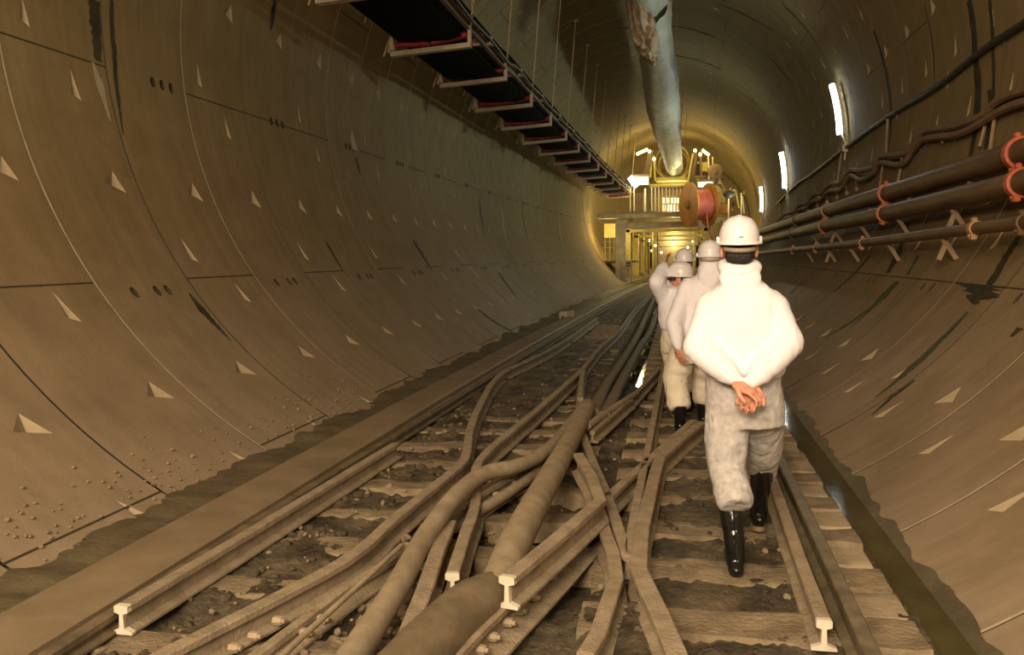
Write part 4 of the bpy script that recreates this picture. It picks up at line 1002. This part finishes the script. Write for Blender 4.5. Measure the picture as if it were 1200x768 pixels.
def clothes(t, J, mj, mt, vx=.014, belly=1.0, hood=True, sleeve_r=(.085, .078, .052), hemz=None, leg_r=(.125, .098, .085), torso=(.215, .155), wr=.006, up=False):
    sh = (J['shL'] + J['shR']) / 2; pel = (J['hipL'] + J['hipR']) / 2; mb = MB(); hz = hemz if hemz else pel.z - .06; ax = J.get('axis', Vector((0, 0, 0)))
    def tc(z):
        f = (z - pel.z) / (sh.z - pel.z); c = lerp(pel, sh, f); c.z = z; return c
    W, D = torso; zs = sh.z
    R1 = [(hz, .86, .88), (hz + .03, .94, .98), (hz + .12, 1.02, 1.06), (lerp(hz, zs, .45), 1.0, 1.02), (lerp(hz, zs, .7), 1.02, 1.0), (zs - .04, 1.0, .88), (zs + .02, .92, .76), (zs + .065, .74, .62), (zs + .105, .52, .52), (zs + .135, .38, .46)]
    mb.loft([(tc(z), W * a, D * b) for z, a, b in R1], 24, pw=.88)
    for q in 'LR':
        s_, e, w = J['sh' + q], J['el' + q], J['wr' + q]; r0, r1, r2 = sleeve_r
        mb.cone(s_ + Vector((0, 0, -.01)), e, r0, r1, 14); mb.cone(e, lerp(e, w, .80), r1, r2 * 1.15, 14); mb.cone(lerp(e, w, .8), w, r2 * 1.1, r2 * .72, 14)
    if up:
        c = J['head']; mb.ell(c + Vector((0, -.012, .01)), (.098, .112, .115), 18, 12); mb.cone(c + Vector((0, -.02, -.02)), c + Vector((0, -.01, -.20)), .088, .12, 16)
    if hood:
        c = J['head'] + Vector((0, -.02, -.10)); Y = J.get('back', Vector((0, -1, 0)))
        mb.tube([c + Vector((.082 * math.cos(a), .085 * math.sin(a), .0 + .02 * math.sin(a))) for a in [2 * math.pi * k / 16 for k in range(17)]], .034, 10, False)
        mb.loft([(c + Y * .075 + Vector((0, 0, -.22)), .015, .015), (c + Y * .085 + Vector((0, 0, -.15)), .06, .032), (c + Y * .075 + Vector((0, 0, -.07)), .11, .04), (c + Y * .05 + Vector((0, 0, -.0)), .10, .04)], 14)
    blob(mb, 'coverall_jacket', mj, t, vx, 4, wr, 6)
    mb = MB(); pz = hz + .10
    mb.loft([(tc(pel.z - .13), W * .90, D * .92), (tc(pel.z - .03), W * .92, D * .94), (tc(pz), W * .84, D * .85)], 22)
    for q in 'LR':
        h, k, a = J['hip' + q], J['kn' + q], J['an' + q]; r0, r1, r2 = leg_r; e = a + Vector((0, 0, J.get('hem' + q, .27)))
        mb.tube([h + Vector((0, 0, .02)), lerp(h, k, .3), lerp(h, k, .7), k, lerp(k, e, .5), lerp(k, e, .85), e], [r0 * .92, r0, r1 * 1.12, r1, (r1 + r2) / 2, r2 * 1.08, r2 * .92], 18)
    blob(mb, 'coverall_trousers', mt, t, vx * .85, 4, wr * 1.25, 9)

V = Vector
# ---- front person
def fz(px, py, Y): return at(px, py, Y)
p = empty('person', (.38, 4.45, 0), 'front person seen from behind in white coverall and white helmet, hands clasped behind the back', 'person')
hc = fz(866, 291, 4.55) + V((0, 0, .0))
J = dict(head=V((hc.x, 4.56, 1.655)), axis=None)
J['shL'] = fz(835, 357, 4.53); J['shR'] = fz(904, 357, 4.53)
J['elL'] = fz(818, 408, 4.44); J['elR'] = fz(924, 402, 4.44)
J['wrL'] = fz(861, 444, 4.33); J['wrR'] = fz(882, 447, 4.32)
J['hipL'] = fz(852, 470, 4.56); J['hipR'] = fz(892, 470, 4.56)
aL = fl(862, 672, 0.0); J['anL'] = V((aL.x, 4.36, .095)); aR = fl(891, 640, 0); J['anR'] = V((fz(889, 600, 5.05).x, 5.05, .14))
J['knL'] = V(((J['hipL'].x + J['anL'].x) / 2 - .02, 4.52, .50)); J['knR'] = V(((J['hipR'].x + J['anR'].x) / 2 + .02, 4.82, .53))
J['hemL'] = .245; J['hemR'] = .19; J['back'] = V((0, -1, 0)); del J['axis']
hw = fz(868, 449, 4.30)
H1 = (fz(860, 449, 4.30), V((.85, -.12, -.38)), V((.0, .35, -1)), V((.3, -.6, .6)), 1.22, .85)      # left hand wrapping the other from above
H2 = (fz(882, 448, 4.33), V((-.35, -.12, -.95)), V((.1, -1, .1)), V((.9, 0, -.2)), 1.24, 1.0)        # right hand, cupped, back of hand down and out
body(p, J, .0052, 0, 0.0, (H1, H2))
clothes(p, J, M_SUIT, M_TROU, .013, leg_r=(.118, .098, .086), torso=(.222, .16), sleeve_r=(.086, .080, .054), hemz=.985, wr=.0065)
hair(p, J['head'], 0); helmet(p, V((J['head'].x, 4.54, 1.705)), 0, .93, -.06, True)
boot(p, J['anL'], V((.02, 1, 0)), 0, .31, (J['knL'] - J['anL']) * .76 - V((0, 0, .30)))
boot(p, J['anR'], V((.05, 1, 0)), .15, .30, (J['knR'] - J['anR']) * .77 - V((0, 0, .30)))

# ---- second person, mostly hidden behind the first
p2 = empty('person', (.12, 7.9, 0), 'second person in cream-white coverall and helmet, half hidden behind the front person', 'person')
Y2 = 7.95; J = dict(head=fz(832, 304, Y2))
J['head'].z = 1.585
J['shL'] = fz(806, 335, Y2); J['shR'] = fz(851, 335, Y2); J['elL'] = fz(790, 378, Y2 - .14); J['elR'] = fz(862, 378, Y2); J['wrL'] = fz(795, 407, Y2 - .26); J['wrR'] = fz(858, 412, Y2 + .1)
J['hipL'] = fz(802, 408, Y2); J['hipR'] = fz(832, 408, Y2); J['anL'] = V((fz(797, 490, 7.8).x, 7.8, .10)); J['anR'] = V((fz(824, 490, 8.2).x, 8.15, .10))
J['knL'] = V((fz(791, 450, 7.9).x, 7.95, .48)); J['knR'] = V((fz(826, 450, 8.1).x, 8.15, .48)); J['hemL'] = .12; J['hemR'] = .12
body(p2, J, .007, 0, 0, ((J['wrL'], V((.25, .0, -1)), V((.6, .6, 0)), V((-.3, 1, 0)), 1.15, .5), (J['wrR'], V((0, .1, -1)), V((-.9, -.1, 0)), V((0, 1, 0)), 1.0, .5)))
clothes(p2, J, M_SUIT, M_CREAM, .017, leg_r=(.125, .115, .10), torso=(.21, .15), hemz=.86, wr=.007, up=True)
helmet(p2, J['head'] + V((0, -.01, .045)), 0)
boot(p2, J['anL'], V((-.05, 1, 0)), 0, .22); boot(p2, J['anR'], V((.1, 1, 0)), 0, .22)

# ---- third person, shorter, arm raised, face turned left
Y3 = 8.75
p3 = empty('person', (.0, 8.75, 0), 'shorter person in white coverall and helmet raising the left arm, face turned aside', 'person')
J = dict(head=fz(797, 327, Y3)); J['head'].z -= .0
J['shL'] = fz(779, 350, Y3); J['shR'] = fz(812, 352, Y3); J['elL'] = fz(770, 331, Y3 - .12); J['wrL'] = fz(779, 311, Y3 + .12)
J['elR'] = fz(822, 384, Y3); J['wrR'] = fz(820, 412, Y3 + .08); J['hipL'] = fz(784, 398, Y3); J['hipR'] = fz(808, 398, Y3)
J['anL'] = V((fz(792, 470, Y3).x, Y3, .10)); J['anR'] = V((fz(808, 470, Y3).x, Y3 + .15, .10)); J['knL'] = V((fz(790, 440, Y3).x, Y3 + .05, .45)); J['knR'] = V((fz(808, 440, Y3).x, Y3 + .1, .45)); J['hemL'] = .12; J['hemR'] = .12
body(p3, J, .007, R_(78), .12, ((J['wrL'], V((.25, .1, 1)), V((.8, -.3, -.2)), V((0, -1, 0)), .95, .5), (J['wrR'], V((0, .1, -1)), V((-.9, -.1, 0)), V((0, 1, 0)), .95, .5)))
clothes(p3, J, M_SUIT, M_CREAM, .017, leg_r=(.10, .085, .08), torso=(.205, .16), sleeve_r=(.082, .086, .06), hemz=.86, hood=True, wr=.007)
hair(p3, J['head'], R_(78)); helmet(p3, J['head'] + V((.005, 0, .058)), R_(78), .97, -.05)
mb = MB(); c = J['head'] + V((-.098, -.005, .0)); mb.tube([c + V((.045, .065, 0)), c + V((.0, .04, 0)), c + V((-.012, 0, 0)), c + V((0, -.04, 0)), c + V((.05, -.062, 0))], .014, 8); mb.build('safety_goggles', M_DARK, p3, True)
boot(p3, J['anL'], V((-.1, 1, 0)), 0, .22); boot(p3, J['anR'], V((.1, 1, 0)), 0, .22)

# ---- fourth person, only helmet and hair visible
Y4 = 10.2
p4 = empty('person', (.1, 10.2, 0), 'farthest person, only white helmet and dark hair showing above the arm-raising one', 'person')
J = dict(head=fz(802, 307, Y4))
for q, s_ in (('L', -1), ('R', 1)):
    x = J['head'].x; J['sh' + q] = V((x + s_ * .17, Y4, 1.26)); J['el' + q] = V((x + s_ * .21, Y4 - .02, 1.0)); J['wr' + q] = V((x + s_ * .19, Y4 + .1, .78))
    J['hip' + q] = V((x + s_ * .09, Y4, .84)); J['kn' + q] = V((x + s_ * .09, Y4 + .03, .46)); J['an' + q] = V((x + s_ * .09, Y4 + .1 * s_, .10)); J['hem' + q] = .12
J['head'].z = 1.53
body(p4, J, .009, 0, 0, ((J['wrL'], V((0, .1, -1)), V((.9, -.1, 0)), V((0, 1, 0)), 1, .5), (J['wrR'], V((0, .1, -1)), V((-.9, -.1, 0)), V((0, 1, 0)), 1, .5)))
clothes(p4, J, M_SUIT, M_CREAM, .02, torso=(.20, .15), hemz=.80, wr=.004, hood=False)
hair(p4, J['head'], 0); helmet(p4, J['head'] + V((0, -.01, .045)), 0)
boot(p4, J['anL'], V((0, 1, 0)), 0, .22); boot(p4, J['anR'], V((0, 1, 0)), 0, .22)
